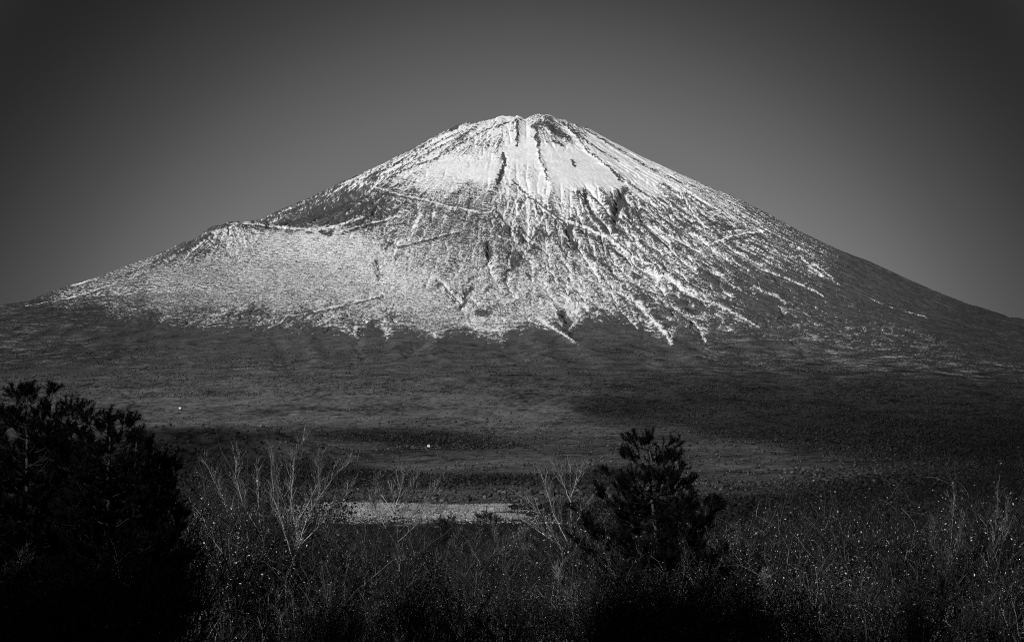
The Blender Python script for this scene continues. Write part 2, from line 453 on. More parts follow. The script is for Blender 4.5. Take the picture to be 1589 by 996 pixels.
def drainage(z, cell, rounds=2):
    """Run water down the slope: log catchment per cell, for branching gullies."""
    ny, nx = z.shape
    out = 0
    for it in range(rounds):
        zz = z + (0 if it == 0 else -out * 3.0)
        best = np.full(z.shape, 0.0, np.float32)
        rec = np.arange(ny * nx).reshape(ny, nx).copy()
        idx = rec.copy()
        for dy in (-1, 0, 1):
            for dx in (-1, 0, 1):
                if dx or dy:
                    d = math.hypot(dx * cell[0], dy * cell[1])
                    sl = (zz - np.roll(np.roll(zz, -dy, 0), -dx, 1)) / d
                    ni = np.roll(np.roll(idx, -dy, 0), -dx, 1)
                    m = sl > best
                    best[m], rec[m] = sl[m], ni[m]
        order = np.argsort(-zz.ravel(), kind='stable').tolist()
        r, acc = rec.ravel().tolist(), [1.0] * (ny * nx)
        for i in order:
            j = r[i]
            if j != i:
                acc[j] += acc[i]
        out = np.log2(np.array(acc, np.float32).reshape(ny, nx))
        for _ in range(2 if it == 0 else 1):
            out = (out + np.roll(out, 1, 0) + np.roll(out, -1, 0) + np.roll(out, 1, 1) + np.roll(out, -1, 1)) / 5
    return out


dc = (CELL[0] * 2, CELL[1] * 2)
zc = (Zd + gul * 3.0 + band_noise(SH, CELL, 120, 13) * 1.4 + band_noise(SH, CELL, 55, 14) * 0.6)[::2, ::2]
flow = drainage(zc, dc)
iy, ix = np.meshgrid(np.arange(SH[0]) / 2, np.arange(SH[1]) / 2, indexing='ij')
flow = bilin(flow, 1.0, ix, iy)
flow = np.clip(flow - 1.2, 0, 7.5)
Z1 = Z0 + gul * (1.5 + 4.0 * rocky) * fade_top * amp
Z1 -= flow * (0.6 + 3.4 * rocky) * fade_top * amp * (1 - 0.6 * sstep(0.85, 0.98, cov0))
Z1 += fractal(SH, CELL, 420, 21, 3) * 1.6 * fade_top * amp
Z1 += fractal(SH, CELL, 130, 61, 3) * 4.0 * (1 - fade_top)
fl = (flow - 1.6) / 1.6
# named spines and ravines: (polyline, metres up or down, half width)
SPINES = [([(874, 190), (893, 209), (913, 235), (942, 257), (976, 284), (1005, 305)], 24, 6), ([(834, 200), (838, 248), (850, 280), (858, 296)], 14, 5),
          ([(801, 187), (804, 205), (803, 230)], 14, 5), ([(781, 238), (783, 255), (779, 270), (772, 286)], -20, 6), ([(795, 281), (812, 297), (832, 314), (850, 327), (876, 345), (898, 380), (930, 408)], -20, 6),
          ([(968, 290), (961, 306), (958, 325), (952, 352)], -30, 8), ([(976, 292), (980, 320), (990, 350)], 18, 6), ([(1021, 272), (1055, 297), (1070, 322), (1083, 343), (1093, 353)], 26, 7),
          ([(876, 341), (910, 353), (942, 369), (962, 384), (981, 397), (1005, 412), (1055, 446), (1127, 479), (1178, 508)], 22, 7), ([(676, 433), (694, 452), (712, 470), (722, 480)], -26, 7), ([(716, 470), (722, 446), (745, 430), (768, 396)], -22, 7),
          ([(652, 333), (632, 369), (595, 386), (583, 407), (588, 435)], -18, 6), ([(906, 296), (912, 316), (922, 340)], -20, 6), ([(885, 352), (882, 372), (900, 392)], -24, 8), ([(760, 375), (757, 400)], -16, 7), ([(796, 390), (794, 420)], -16, 7),
          ([(705, 225), (676, 247), (640, 258), (600, 277)], -14, 4), ([(718, 203), (680, 221), (640, 243), (600, 262)], 14, 4), ([(838, 496), (856, 508), (872, 517), (897, 535)], 22, 7), ([(874, 480), (880, 502)], -26, 9),
          ([(1003, 486), (1024, 508), (1042, 533)], 20, 7), ([(1040, 470), (1062, 490), (1085, 507), (1094, 532)], -14, 5), ([(1030, 428), (1060, 446), (1100, 460)], 16, 7), ([(537, 508), (552, 523), (556, 505)], 12, 6),
          ([(1225, 523), (1240, 540), (1256, 560)], -26, 6), ([(674, 520), (642, 546), (602, 562)], -26, 6), ([(1094, 532), (1098, 560)], -24, 6), ([(552, 520), (556, 560), (545, 590)], -24, 9), ([(900, 535), (930, 560), (960, 590)], 34, 16), ([(800, 520), (790, 560), (760, 600)], -30, 16),
          ([(1042, 533), (1075, 560), (1110, 590)], 34, 16), ([(660, 520), (690, 560), (700, 600)], 30, 16), ([(420, 512), (440, 550), (430, 590)], -26, 14), ([(830, 515), (850, 560), (880, 600)], 28, 16), ([(985, 515), (1010, 560), (1030, 600)], -28, 12), ([(480, 515), (490, 560), (480, 600)], 26, 14), ([(620, 515), (610, 560), (640, 600)], 24, 12), ([(1150, 515), (1190, 560), (1230, 610)], 30, 14), ([(1300, 490), (1380, 540), (1470, 590)], 30, 14), ([(1260, 540), (1330, 580), (1400, 620)], -28, 12), ([(300, 520), (290, 560), (310, 600)], 24, 14), ([(200, 515), (190, 550), (160, 580)], -22, 12), ([(356, 349), (330, 352), (305, 366), (285, 380)], -22, 5)]


def relief(px, py):
    o = np.zeros(px.shape, np.float32)
    for ln, up, wd in SPINES:
        ln = np.array(ln, float)
        if ln[:, 1].mean() > 537 and abs(up) > 21:       # soft spurs below the snow
            up, wd = up * 0.42, wd * 1.25
        m = (px > ln[:, 0].min() - 3 * wd) & (px < ln[:, 0].max() + 3 * wd) & (py > ln[:, 1].min() - 3 * wd) & (py < ln[:, 1].max() + 3 * wd)
        ii = np.nonzero(m.ravel())[0]
        x, y = px.ravel()[ii], py.ravel()[ii]
        best, tt = np.full(ii.size, 1e9), np.zeros(ii.size)
        for k, (a, b) in enumerate(zip(ln[:-1], ln[1:])):
            d = b - a
            t = np.clip(((x - a[0]) * d[0] + (y - a[1]) * d[1]) / (d @ d), 0, 1)
            dd = np.hypot(x - a[0] - t * d[0], y - a[1] - t * d[1])
            tt = np.where(dd < best, (k + t) / (len(ln) - 1), tt)
            best = np.minimum(best, dd)
        o.ravel()[ii] += up * np.exp(-(best / (0.6 * wd)) ** 2) * np.clip(np.minimum(tt, 1 - tt) * 5, 0.15, 1)
    return o


wig = band_noise(SH, CELL, 110, 15)
big = fractal(SH, CELL, 500, 16, 3)
Z1 += relief(px0 + 1.5 * wig + 7 * big * sstep(515, 560, py0), py0 + 1.2 * gul)
gx, gy = direction(Zd + gul * 2.5 + band_noise(SH, CELL, 150, 31) * 2.0, CELL)
fine = lic(band_noise(SH, CELL, 21, 41), gx, gy, CELL, 6, 28)
mid = lic(band_noise(SH, CELL, 48, 42), gx, gy, CELL, 9, 36)
ripple = lic(band_noise(SH, CELL, 25, 43), -gy, gx, CELL, 6, 3)
speck = band_noise(SH, CELL, 17, 44)
patch = fractal(SH, CELL, 170, 45, 3)
curl = band_noise(SH, CELL, 40, 46)
Z2 = Z1 + ((fine * 1.0 + mid * 2.2) * rocky * (1 - 0.8 * sstep(0.85, 0.98, cov0)) + ripple * 1.0 * bilin(c_map, STEP, px0, py0) * (1 - bare)) * low
Z2 += (speck * 0.6 + curl * 1.2) * bilin(n_map, STEP, px0, py0) * (1 - bare) * low * fade_top

Z2 = Z0 + (Z2 - Z0) * sstep(10350, 11300, MY)
PX = CX + FPX * MX / MY
PY = HY - FPX * Z2 / MY
ws, wc, wn_ = bilin(s_map, STEP, PX, PY), bilin(c_map, STEP, PX, PY), bilin(n_map, STEP, PX, PY)
cov = bilin(cov_map, STEP, PX, PY)
cov = cov - (0.05 + 0.09 * wc) * (1 - sstep(0.7, 0.9, cov))
cross = lic(band_noise(SH, CELL, 34, 49), 0.6 * gx - 0.8 * gy, 0.6 * gy + 0.8 * gx, CELL, 6, 8)
tex = ws * (0.75 * fine + 0.5 * mid + 0.45 * cross) + wc * ripple + wn_ * (0.85 * speck + 0.4 * curl) + 0.22 * patch + 0.35 * ws * gul - 0.5 * ws * fl
tex = tex / np.sqrt(ws ** 2 * (0.75 ** 2 + 0.5 ** 2 + 0.45 ** 2) + wc ** 2 + wn_ ** 2 * 0.88 + 0.22 ** 2 + 0.37 * ws ** 2)
lim = np.interp(PX, [p[0] for p in LIMIT], [p[1] for p in LIMIT])
edge = PY - lim - 5 * (fl - 0.3) + 1.5 * mid + 2 * speck + 2.5 * patch
cov = cov * (1 - sstep(-5, 8, edge))
cov = cov - sstep(0, 1, (0.06 - cov) / 0.06) * 0.08
# hollows keep the snow, ribs blow clear
z_thr = np.interp(np.clip(cov, -0.1, 1.05), [-0.1, 0.0, .02, .1, .25, .5, .75, .88, .94, 1.05], [-6, -4.0, -2.3, -1.35, -.72, 0, .72, 1.6, 2.7, 4.5])
JX, JY = PX + 0.5 * curl + 0.9 * patch, PY + 0.5 * speck + 0.8 * band_noise(SH, CELL, 60, 47)

# rock ribs, gullies and zig-zag tracks, with painted shade beside some: (points, half width, snow value, tapering)
MARKS = [
    # dark cliffs and gullies near the top, shaded ridge sides painted dark
    ([(801, 187), (803, 205), (801, 228)], 2.2, .12, False), ([(781, 238), (783, 255), (779, 270), (773, 284)], 3.0, .08, False),
    ([(777, 268), (773, 285)], 3.4, .10, False), ([(833, 192), (834, 214), (836, 225)], 3.0, .15, False), ([(826, 196), (840, 190), (852, 192)], 3.0, .10, False),
    ([(840, 190), (856, 200), (872, 212)], 4.0, .22, False), ([(856, 196), (870, 206), (884, 214)], 2.4, .10, False), ([(858, 219), (866, 222), (873, 226)], 2.2, .10, False),
    ([(834, 226), (838, 248), (846, 262), (850, 280)], 1.5, .10, False), ([(888, 250), (892, 258)], 2.6, .10, False),
    ([(873, 190), (893, 209), (913, 235), (942, 257), (976, 284), (1005, 305)], 1.5, .10, False), ([(880, 190), (900, 213), (930, 232), (960, 250)], 1.2, .25, False),
    ([(895, 195), (930, 213), (970, 238), (1010, 262), (1060, 285)], 1.3, .35, False), ([(942, 256), (958, 273), (966, 282)], 2.2, .15, False),
    ([(970, 293), (962, 306), (960, 322), (953, 337)], 5.0, .06, False), ([(966, 300), (972, 330), (985, 352)], 3.0, .18, False), ([(956, 340), (950, 352)], 3.0, .12, False),
    ([(906, 296), (912, 316), (920, 336), (930, 348)], 3.6, .12, True), ([(940, 312), (956, 326)], 1.5, .15, False), ([(948, 300), (951, 306)], 2.0, .1, False),
    ([(795, 281), (812, 297), (832, 314), (850, 327), (876, 345), (898, 380)], 1.8, .12, False), ([(800, 290), (822, 306), (842, 324), (872, 345)], 1.4, .85, False),
    ([(876, 341), (910, 353), (942, 369), (962, 384), (981, 397), (1005, 410)], 2.0, .90, False), ([(884, 352), (915, 366), (950, 388), (975, 405)], 1.5, .12, False),
    ([(1021, 272), (1055, 297), (1070, 322), (1083, 343), (1093, 353)], 1.6, .92, False), ([(1030, 285), (1058, 306), (1076, 336), (1086, 350)], 1.6, .12, False),
    ([(885, 352), (880, 366), (892, 384)], 4.5, .15, False), ([(872, 360), (882, 372)], 2.5, .9, False), ([(900, 384), (925, 402), (950, 420)], 2.0, .15, False),
    ([(770, 326), (785, 348), (810, 372), (840, 388)], 1.6, .10, False), ([(764, 330), (780, 356), (800, 372)], 1.2, .12, False), ([(830, 352), (858, 372), (878, 392)], 1.3, .1, False),
    ([(600, 225), (640, 208)], 1.0, .1, False),
    # dark streaks along the left skyline
    ([(735, 200), (700, 219), (660, 240), (620, 262), (570, 282)], 1.2, .12, False), ([(718, 203), (680, 221), (640, 243), (600, 262), (560, 279)], 1.2, .2, False),
    ([(790, 190), (750, 203), (705, 228), (676, 247), (640, 258), (600, 277)], 1.2, .18, False), ([(710, 197), (698, 203)], 1.8, .05, False),
    # crater rim, its rock bands, the tracks and shadow lines painted along them
    ([(395, 347), (440, 353), (482, 357), (506, 355), (533, 347), (563, 336)], 1.5, 1.0, False), ([(498, 360), (510, 364), (516, 358)], 4.0, .05, False), ([(476, 360), (484, 361)], 2.0, .1, False),
    ([(522, 361), (559, 350), (594, 342), (621, 334)], 1.4, .98, False), ([(530, 363), (560, 353), (600, 343)], 1.4, .1, False), ([(506, 380), (514, 370), (522, 361), (513, 353)], 1.2, .95, False),
    ([(600, 290), (608, 274), (648, 284)], 1.0, .1, False), ([(611, 276), (649, 286), (600, 295), (580, 290)], 1.0, .9, False), ([(580, 290), (620, 302), (654, 309)], 1.2, .92, False),
    ([(586, 294), (620, 305), (656, 312)], 1.0, .08, False), ([(654, 309), (691, 319), (725, 326), (760, 331), (767, 319)], 1.3, .95, False), ([(690, 316), (725, 323), (756, 328)], 1.2, .08, False),
    ([(617, 384), (640, 379), (665, 373), (690, 367), (715, 361)], 1.4, .05, False), ([(617, 381), (664, 370), (712, 358)], 1.0, .85, False),
    ([(556, 355), (557, 378), (567, 396), (583, 405)], 1.1, .9, False), ([(652, 333), (640, 356), (632, 369), (612, 378), (595, 386), (588, 396), (583, 407)], 2.6, .96, True),
    ([(584, 405), (588, 420), (586, 433)], 2.6, .2, False), ([(616, 379), (611, 400), (606, 418), (598, 440), (593, 456), (576, 462), (540, 471), (511, 477), (480, 485), (462, 489), (445, 489)], 1.1, .92, False),
    ([(592, 461), (560, 469), (520, 479), (485, 486)], 1.1, .08, False), ([(445, 489), (436, 500), (418, 508)], 1.1, .9, False), ([(520, 488), (505, 500), (490, 506)], 1.0, .8, False),
    ([(598, 386), (610, 376)], 2.2, .1, False),
    # V-shaped ravine and the fans below it
    ([(676, 433), (694, 452), (712, 470), (721, 478)], 1.6, .06, False), ([(680, 432), (700, 450), (716, 470)], 1.4, .92, False), ([(716, 470), (712, 458), (722, 446), (745, 430), (768, 396)], 1.8, .90, False),
    ([(722, 472), (720, 458), (732, 448)], 3.4, .15, False), ([(727, 472), (722, 490), (728, 505)], 2.4, .9, False), ([(700, 448), (708, 456)], 2.4, .2, False),
    ([(755, 378), (760, 390), (756, 400)], 4.0, .08, False), ([(795, 392), (797, 410), (792, 420)], 3.4, .12, False), ([(808, 396), (802, 410)], 3.2, .10, False), ([(786, 420), (783, 434)], 2.4, .15, False), ([(764, 396), (756, 412)], 2.0, .15, False),
    ([(818, 426), (822, 430)], 3.0, .15, False), ([(742, 484), (752, 488), (758, 482)], 6.0, .25, False),
    ([(838, 496), (856, 508), (872, 517), (885, 526), (897, 535)], 3.6, .86, True), ([(872, 487), (876, 496), (880, 501)], 8.0, .0, False), ([(860, 480), (864, 492), (872, 506)], 1.4, .9, False), ([(896, 486), (893, 500), (884, 512)], 1.6, .8, False),
    ([(552, 506), (550, 516), (555, 524)], 1.6, .8, False), ([(537, 508), (552, 523)], 1.4, .85, False), ([(600, 508), (596, 522), (606, 510)], 1.4, .75, False), ([(575, 505), (580, 516)], 5.0, .0, False),
    ([(674, 516), (690, 512), (720, 500)], 1.2, .75, False), ([(672, 520), (676, 524)], 2.0, .8, False),
    # tongues on the right
    ([(990, 470), (1003, 486), (1024, 508), (1042, 533)], 5.0, .72, True), ([(1020, 500), (1036, 520), (1042, 532)], 3.5, .75, False), ([(1012, 484), (1026, 494), (1034, 502)], 5.0, .0, False),
    ([(1040, 470), (1062, 490), (1085, 507), (1094, 532)], 1.5, .85, False), ([(1060, 482), (1075, 494), (1096, 512)], 1.3, .8, False), ([(1055, 446), (1080, 462), (1127, 479), (1150, 492), (1178, 508)], 1.8, .85, False),
    ([(1030, 428), (1060, 446), (1100, 460)], 4.0, .72, True), ([(1050, 470), (1080, 486)], 4.0, .02, False),
    ([(1107, 419), (1130, 438), (1152, 452), (1176, 464)], 1.3, .85, False), ([(1115, 442), (1126, 454), (1138, 462)], 1.0, .7, False), ([(1170, 444), (1183, 451), (1204, 458), (1219, 471)], 1.7, .75, False),
    ([(1180, 418), (1215, 429), (1240, 440), (1262, 450), (1284, 464)], 1.3, .85, False), ([(1262, 408), (1290, 430), (1300, 440)], 2.0, .7, True), ([(1240, 395), (1262, 418), (1278, 428)], 1.8, .7, False),
    ([(1114, 485), (1122, 498), (1116, 508)], 1.2, .8, False), ([(1126, 505), (1136, 512)], 1.2, .75, False), ([(1350, 464), (1380, 476), (1410, 485), (1446, 495)], 1.1, .6, False), ([(1390, 474), (1405, 480)], 2.0, .5, False),
    ([(1200, 520), (1225, 530), (1232, 522)], 1.6, .25, False),
    # tracks on the right flank, a shadow painted under the long one
    ([(1185, 358), (1154, 362), (1126, 369), (1103, 378), (1098, 384)], 1.4, .98, False), ([(1126, 369), (1131, 359), (1150, 357), (1165, 360)], 1.2, .9, False), ([(1102, 337), (1120, 329), (1137, 321)], 1.1, .9, False),
    ([(1114, 335), (1137, 338), (1141, 348), (1124, 351)], 1.1, .85, False), ([(1141, 322), (1155, 335)], 1.6, .85, True), ([(1154, 342), (1160, 358)], 1.2, .85, False), ([(1168, 344), (1172, 356)], 1.0, .7, False),
    ([(1110, 345), (1140, 356)], 3.0, .12, False), ([(1105, 382), (1140, 371), (1180, 362)], 1.2, .1, False),
    # shoulder on the left
    ([(354, 350), (330, 352), (312, 360), (298, 371), (284, 380)], 4.6, .04, False), ([(340, 351), (318, 357)], 4.0, .02, False), ([(362, 350), (340, 357), (318, 362)], 1.0, .9, False), ([(326, 364), (304, 376), (284, 384)], 4.4, .1, True), ([(270, 392), (220, 416), (180, 432)], 1.4, .12, False),
    ([(255, 405), (215, 425), (160, 448), (100, 466)], 1.4, .15, False), ([(230, 420), (180, 440), (110, 462), (40, 475)], 0.9, .6, False), ([(395, 349), (420, 353), (434, 357)], 1.2, .1, False), ([(150, 432), (110, 444)], 1.4, .8, False),
    ([(345, 347), (370, 347), (400, 348)], 1.2, .95, False),
]
brk = 0.3 + 0.7 * sstep(-0.8, 0.5, band_noise(SH, CELL, 130, 48) + 0.5 * curl)
for ln, wd, val, tp in MARKS:
    track = wd <= 1.45 and val > 0.5
    # tracks are even cuts, gullies and ribs wander
    ax, ay = (PX + 0.5 * curl, PY + 0.5 * wig) if track else (JX, JY)
    stroke(z_thr, ax, ay, ln, wd * (0.78 if track else 0.85 if val > .5 else 1.0), 2.3 if val >= .9 else 1.5 if val > .7 else .9 if val > .5 else -1.4 if val > .18 else -2.3, tp, brk if track else None)
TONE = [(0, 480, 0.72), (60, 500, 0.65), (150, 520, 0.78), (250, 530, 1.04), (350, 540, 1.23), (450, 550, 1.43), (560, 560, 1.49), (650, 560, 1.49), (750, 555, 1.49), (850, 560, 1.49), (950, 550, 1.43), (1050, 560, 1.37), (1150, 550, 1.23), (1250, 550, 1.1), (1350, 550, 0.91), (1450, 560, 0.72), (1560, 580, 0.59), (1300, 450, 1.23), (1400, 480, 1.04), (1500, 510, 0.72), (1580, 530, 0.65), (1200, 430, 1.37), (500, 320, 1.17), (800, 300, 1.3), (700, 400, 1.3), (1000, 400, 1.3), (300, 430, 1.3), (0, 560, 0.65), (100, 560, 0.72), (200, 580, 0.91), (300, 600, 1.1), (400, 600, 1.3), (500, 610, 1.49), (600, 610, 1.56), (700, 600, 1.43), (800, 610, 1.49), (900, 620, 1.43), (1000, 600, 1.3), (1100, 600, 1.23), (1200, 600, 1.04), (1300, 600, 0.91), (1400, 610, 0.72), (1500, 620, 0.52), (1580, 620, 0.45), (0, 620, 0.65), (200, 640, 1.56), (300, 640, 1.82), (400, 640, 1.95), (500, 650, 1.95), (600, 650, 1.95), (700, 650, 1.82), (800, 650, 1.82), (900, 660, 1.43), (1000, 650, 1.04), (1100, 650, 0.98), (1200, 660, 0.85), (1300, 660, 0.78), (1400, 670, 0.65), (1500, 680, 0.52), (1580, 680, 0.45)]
DUST = [(100, 505, 0.3), (40, 535, 0.5), (80, 545, 0.4), (150, 550, 0.3), (230, 560, 0.35), (290, 575, 0.4), (290, 590, 0.5), (240, 585, 0.3), (380, 590, 0.55), (330, 600, 0.5), (450, 597, 0.7), (520, 605, 0.8), (560, 605, 0.7), (500, 600, 0.7), (400, 610, 0.6), (620, 620, 0.6), (680, 615, 0.4), (700, 560, 0.08), (600, 560, 0.08), (500, 560, 0.1), (800, 560, 0.08), (300, 540, 0.1), (200, 530, 0.1), (750, 600, 0.3), (800, 610, 0.5), (850, 630, 0.6), (900, 650, 0.6), (830, 655, 0.5), (950, 600, 0.2), (900, 560, 0.08), (1000, 600, 0.3), (1050, 600, 0.35), (1060, 580, 0.3), (980, 605, 0.3), (1100, 615, 0.5), (1130, 545, 0.6), (1030, 555, 0.1), (1150, 590, 0.3), (1200, 600, 1.12), (1250, 600, 1.05), (1230, 570, 0.75), (1270, 570, 0.75), (1300, 600, 0.75), (1270, 540, 0.75), (1200, 545, 0.3), (1330, 540, 0.75), (1380, 540, 0.75), (1350, 570, 0.6), (1420, 570, 0.75), (1480, 580, 0.75), (1540, 590, 0.6), (1400, 600, 0.6), (1450, 600, 0.45), (1500, 610, 0.45), (1350, 620, 0.3), (1100, 640, 0.3), (1050, 630, 0.45), (1150, 640, 0.3), (1250, 640, 0.1), (1400, 450, 0.03), (1500, 500, 0.03), (1550, 540, 0.08), (1300, 470, 0.15), (300, 640, 0.3), (450, 640, 0.4), (600, 640, 0.4), (750, 640, 0.45), (200, 620, 0.2), (80, 590, 0.1), (1000, 640, 0.2), (1500, 650, 0.03)]


soft = 0.5 + 0.9 * wc
snow = sstep(-soft, soft, z_thr - tex)
rock = 0.050 + 0.003 * patch + 0.003 * speck
lowz = 1 - sstep(250, 1000, Z2)
grass_n = fractal(SH, CELL, 260, 77, 5, 0.75)
streak = lic(band_noise(SH, CELL, 45, 92), -gy + 0.25 * gx, gx + 0.25 * gy, CELL, 8, 14)
rock = rock + lowz * 0.007 * grass_n - bare * 0.009 * np.clip(fl, -0.5, 2) + bare * 0.007 * gul + bare * 0.007 * speck + bare * 0.003 * patch
tone = bilin(kernel_map(TONE, 45.0, 18.0, ggx, ggy)[0], STEP, PX, PY)  # vignette painted into the slope albedo, darker towards both sides
scrub = fractal(SH, CELL, 300, 91, 5, 0.8)
light = sstep(0.9, 2.4, 0.65 * streak + 0.75 * speck + 0.9 * scrub)        # sparse dusting on the dark slope
dust = bilin(kernel_map(DUST, 34.0, 11.0, ggx, ggy)[0], STEP, PX, PY)
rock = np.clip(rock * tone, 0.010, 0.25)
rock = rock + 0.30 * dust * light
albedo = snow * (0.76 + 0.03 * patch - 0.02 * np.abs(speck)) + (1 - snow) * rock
base_mix = sstep(10400, 11900, MY + 250 * scrub)
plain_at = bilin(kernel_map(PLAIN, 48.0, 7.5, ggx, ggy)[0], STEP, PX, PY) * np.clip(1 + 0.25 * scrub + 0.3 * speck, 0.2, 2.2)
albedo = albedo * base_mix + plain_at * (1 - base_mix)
mountain = grid_mesh("mountain", MX, MY, Z2, albedo, land_material("snow_and_lava", 0.05, 0.12))
mountain["kind"] = "structure"

# ------------------------------------------------------------------ ground sheet round the viewer
ang_in = np.linspace(-24, 24, 900)
ang_out = np.concatenate([np.linspace(24, 336, 181)[1:-1]])
ang = np.radians(np.concatenate([ang_in, ang_out]))
rad = np.concatenate([np.geomspace(1.5, 500, 150, endpoint=False), np.geomspace(500, 1400, 130, endpoint=False),
                      np.geomspace(1400, 10600, 420, endpoint=False), np.geomspace(10600, 21000, 90, endpoint=False), np.geomspace(21000, 90000, 25)])
A, R_ = np.meshgrid(ang, rad)
GX, GY = R_ * np.sin(A), R_ * np.cos(A)
GZ = ground(GX, GY)
ins = (np.abs(GX) < 4900) & (GY > 10450) & (GY < 18950)
GZ = GZ - np.where(ins, 80, 0)
GPX = CX + FPX * GX / np.maximum(GY, 1)
GPY = HY - FPX * GZ / np.maximum(GY, 1)


def vnoise(x, y, seed):
    """Smooth value noise at scattered points."""
    rng = np.random.default_rng(seed)
    t = rng.standard_normal((256, 256)).astype(np.float32)
    ix, iy = np.floor(x).astype(np.int64), np.floor(y).astype(np.int64)
    fx, fy = x - ix, y - iy
    fx, fy = fx * fx * (3 - 2 * fx), fy * fy * (3 - 2 * fy)
    a, b = t[iy & 255, ix & 255], t[iy & 255, (ix + 1) & 255]
    c, d = t[(iy + 1) & 255, ix & 255], t[(iy + 1) & 255, (ix + 1) & 255]
    return (a * (1 - fx) + b * fx) * (1 - fy) + (c * (1 - fx) + d * fx) * fy


def vfbm(x, y, lam, seed, octv=4, gain=0.6):
    o, a, t = 0, 1.0, 0
    for i in range(octv):
        o = o + a * vnoise(x / lam * 2 ** i, y / lam * 2 ** i, seed + i)
        t += a * a
        a *= gain
    return o / math.sqrt(t)


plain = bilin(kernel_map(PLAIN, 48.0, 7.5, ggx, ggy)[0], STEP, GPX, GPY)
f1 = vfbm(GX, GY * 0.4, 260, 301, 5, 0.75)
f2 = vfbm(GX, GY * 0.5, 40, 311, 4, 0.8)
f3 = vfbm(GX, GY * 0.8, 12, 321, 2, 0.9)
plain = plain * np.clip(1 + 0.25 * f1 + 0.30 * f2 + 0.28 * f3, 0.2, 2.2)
# terrace of dry, frosted grass
ter_n = vfbm(GX, GY * 0.10, 9, 331, 5, 0.85)
terrace = np.clip(0.36 + 0.12 * ter_n - 0.10 * (1 - sstep(640, 760, GY)) + 0.05 * sstep(800, 880, GY), 0.03, 0.55)
wx = GX + 7 * vfbm(GX, GY, 40, 341, 3)
ty = GY + 25 * vfbm(GX, GY * 0.3, 7, 345, 4, 0.8)
tmask = sstep(650, 700, ty) * (1 - sstep(905, 960, GY)) * sstep(-90, -70, wx) * (1 - sstep(3, 10, wx))
soil = np.clip(0.022 + 0.006 * vfbm(GX, GY, 3, 351, 4), 0.008, 0.05)
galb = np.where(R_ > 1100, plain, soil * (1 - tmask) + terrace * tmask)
ground_o = grid_mesh("ground", np.concatenate([GX], 0), GY, GZ, galb, land_material("dry_grass_and_soil", 0.35, 0.25), wrap=True)
ground_o["kind"] = "structure"

# ------------------------------------------------------------------ far woods and scrub on the plain
def ico():
    t = (1 + 5 ** 0.5) / 2
    v = np.array([(-1, t, 0), (1, t, 0), (-1, -t, 0), (1, -t, 0), (0, -1, t), (0, 1, t), (0, -1, -t), (0, 1, -t), (t, 0, -1), (t, 0, 1), (-t, 0, -1), (-t, 0, 1)], float)
    f = np.array([(0, 11, 5), (0, 5, 1), (0, 1, 7), (0, 7, 10), (0, 10, 11), (1, 5, 9), (5, 11, 4), (11, 10, 2), (10, 7, 6), (7, 1, 8),
                  (3, 9, 4), (3, 4, 2), (3, 2, 6), (3, 6, 8), (3, 8, 9), (4, 9, 5), (2, 4, 11), (6, 2, 10), (8, 6, 7), (9, 8, 1)])
    return v / np.linalg.norm(v[0]), f


IV, IF = ico()


def tree_clumps(name, x, y, z, wid, hgt, alb, mat, seed):
    """Many far crowns as one mesh: each a ragged clump standing on the ground."""
    rng = np.random.default_rng(seed)
    n = len(x)
    V = IV[None] * rng.uniform(0.6, 1.25, (n, 12, 1))
    V = V * np.stack([wid, wid, hgt * 0.5], -1)[:, None] + np.stack([x, y, z + hgt * 0.42], -1)[:, None]
    me = bpy.data.meshes.new(name)
    me.vertices.add(n * 12)
    me.vertices.foreach_set("co", V.astype(np.float32).ravel())
    F = (IF[None] + 12 * np.arange(n)[:, None, None]).reshape(-1).astype(np.int32)
    me.loops.add(F.size)
    me.loops.foreach_set("vertex_index", F)
    me.polygons.add(F.size // 3)
    me.polygons.foreach_set("loop_start", np.arange(0, F.size, 3, dtype=np.int32))
    me.update(calc_edges=True)
    a = me.attributes.new("albedo", 'FLOAT', 'FACE')
    a.data.foreach_set("value", np.repeat(alb, 20).astype(np.float32))
    me.materials.append(mat)
    o = bpy.data.objects.new(name, me)
    COL.objects.link(o)
    o["kind"] = "stuff"
    return o


m_wood = land_material("far_foliage", 0.4, 0.4)
rng = np.random.default_rng(77)
n = 420000
wy = 1350 * (10300 / 1350) ** (rng.random(n) ** 0.8)
wx_ = (rng.random(n) * 2 - 1) * wy * 0.27
wz = ground(wx_, wy)
wpx, wpy = CX + FPX * wx_ / wy, HY - FPX * wz / wy
plain_map = kernel_map(PLAIN, 48.0, 7.5, ggx, ggy)[0]
pa = bilin(plain_map, STEP, wpx, wpy)
dn = vfbm(wx_, wy * 0.6, 220, 501, 4, 0.7)
dens_ = np.clip(1.15 - (pa - 0.018) / 0.035 + 0.45 * dn, 0, 1) ** 1.5 * 0.85 + 0.07 + 0.10 * np.clip(dn, 0, 1.5)
keep = rng.random(n) < dens_
wx_, wy, wz, pa = wx_[keep], wy[keep], wz[keep], pa[keep]
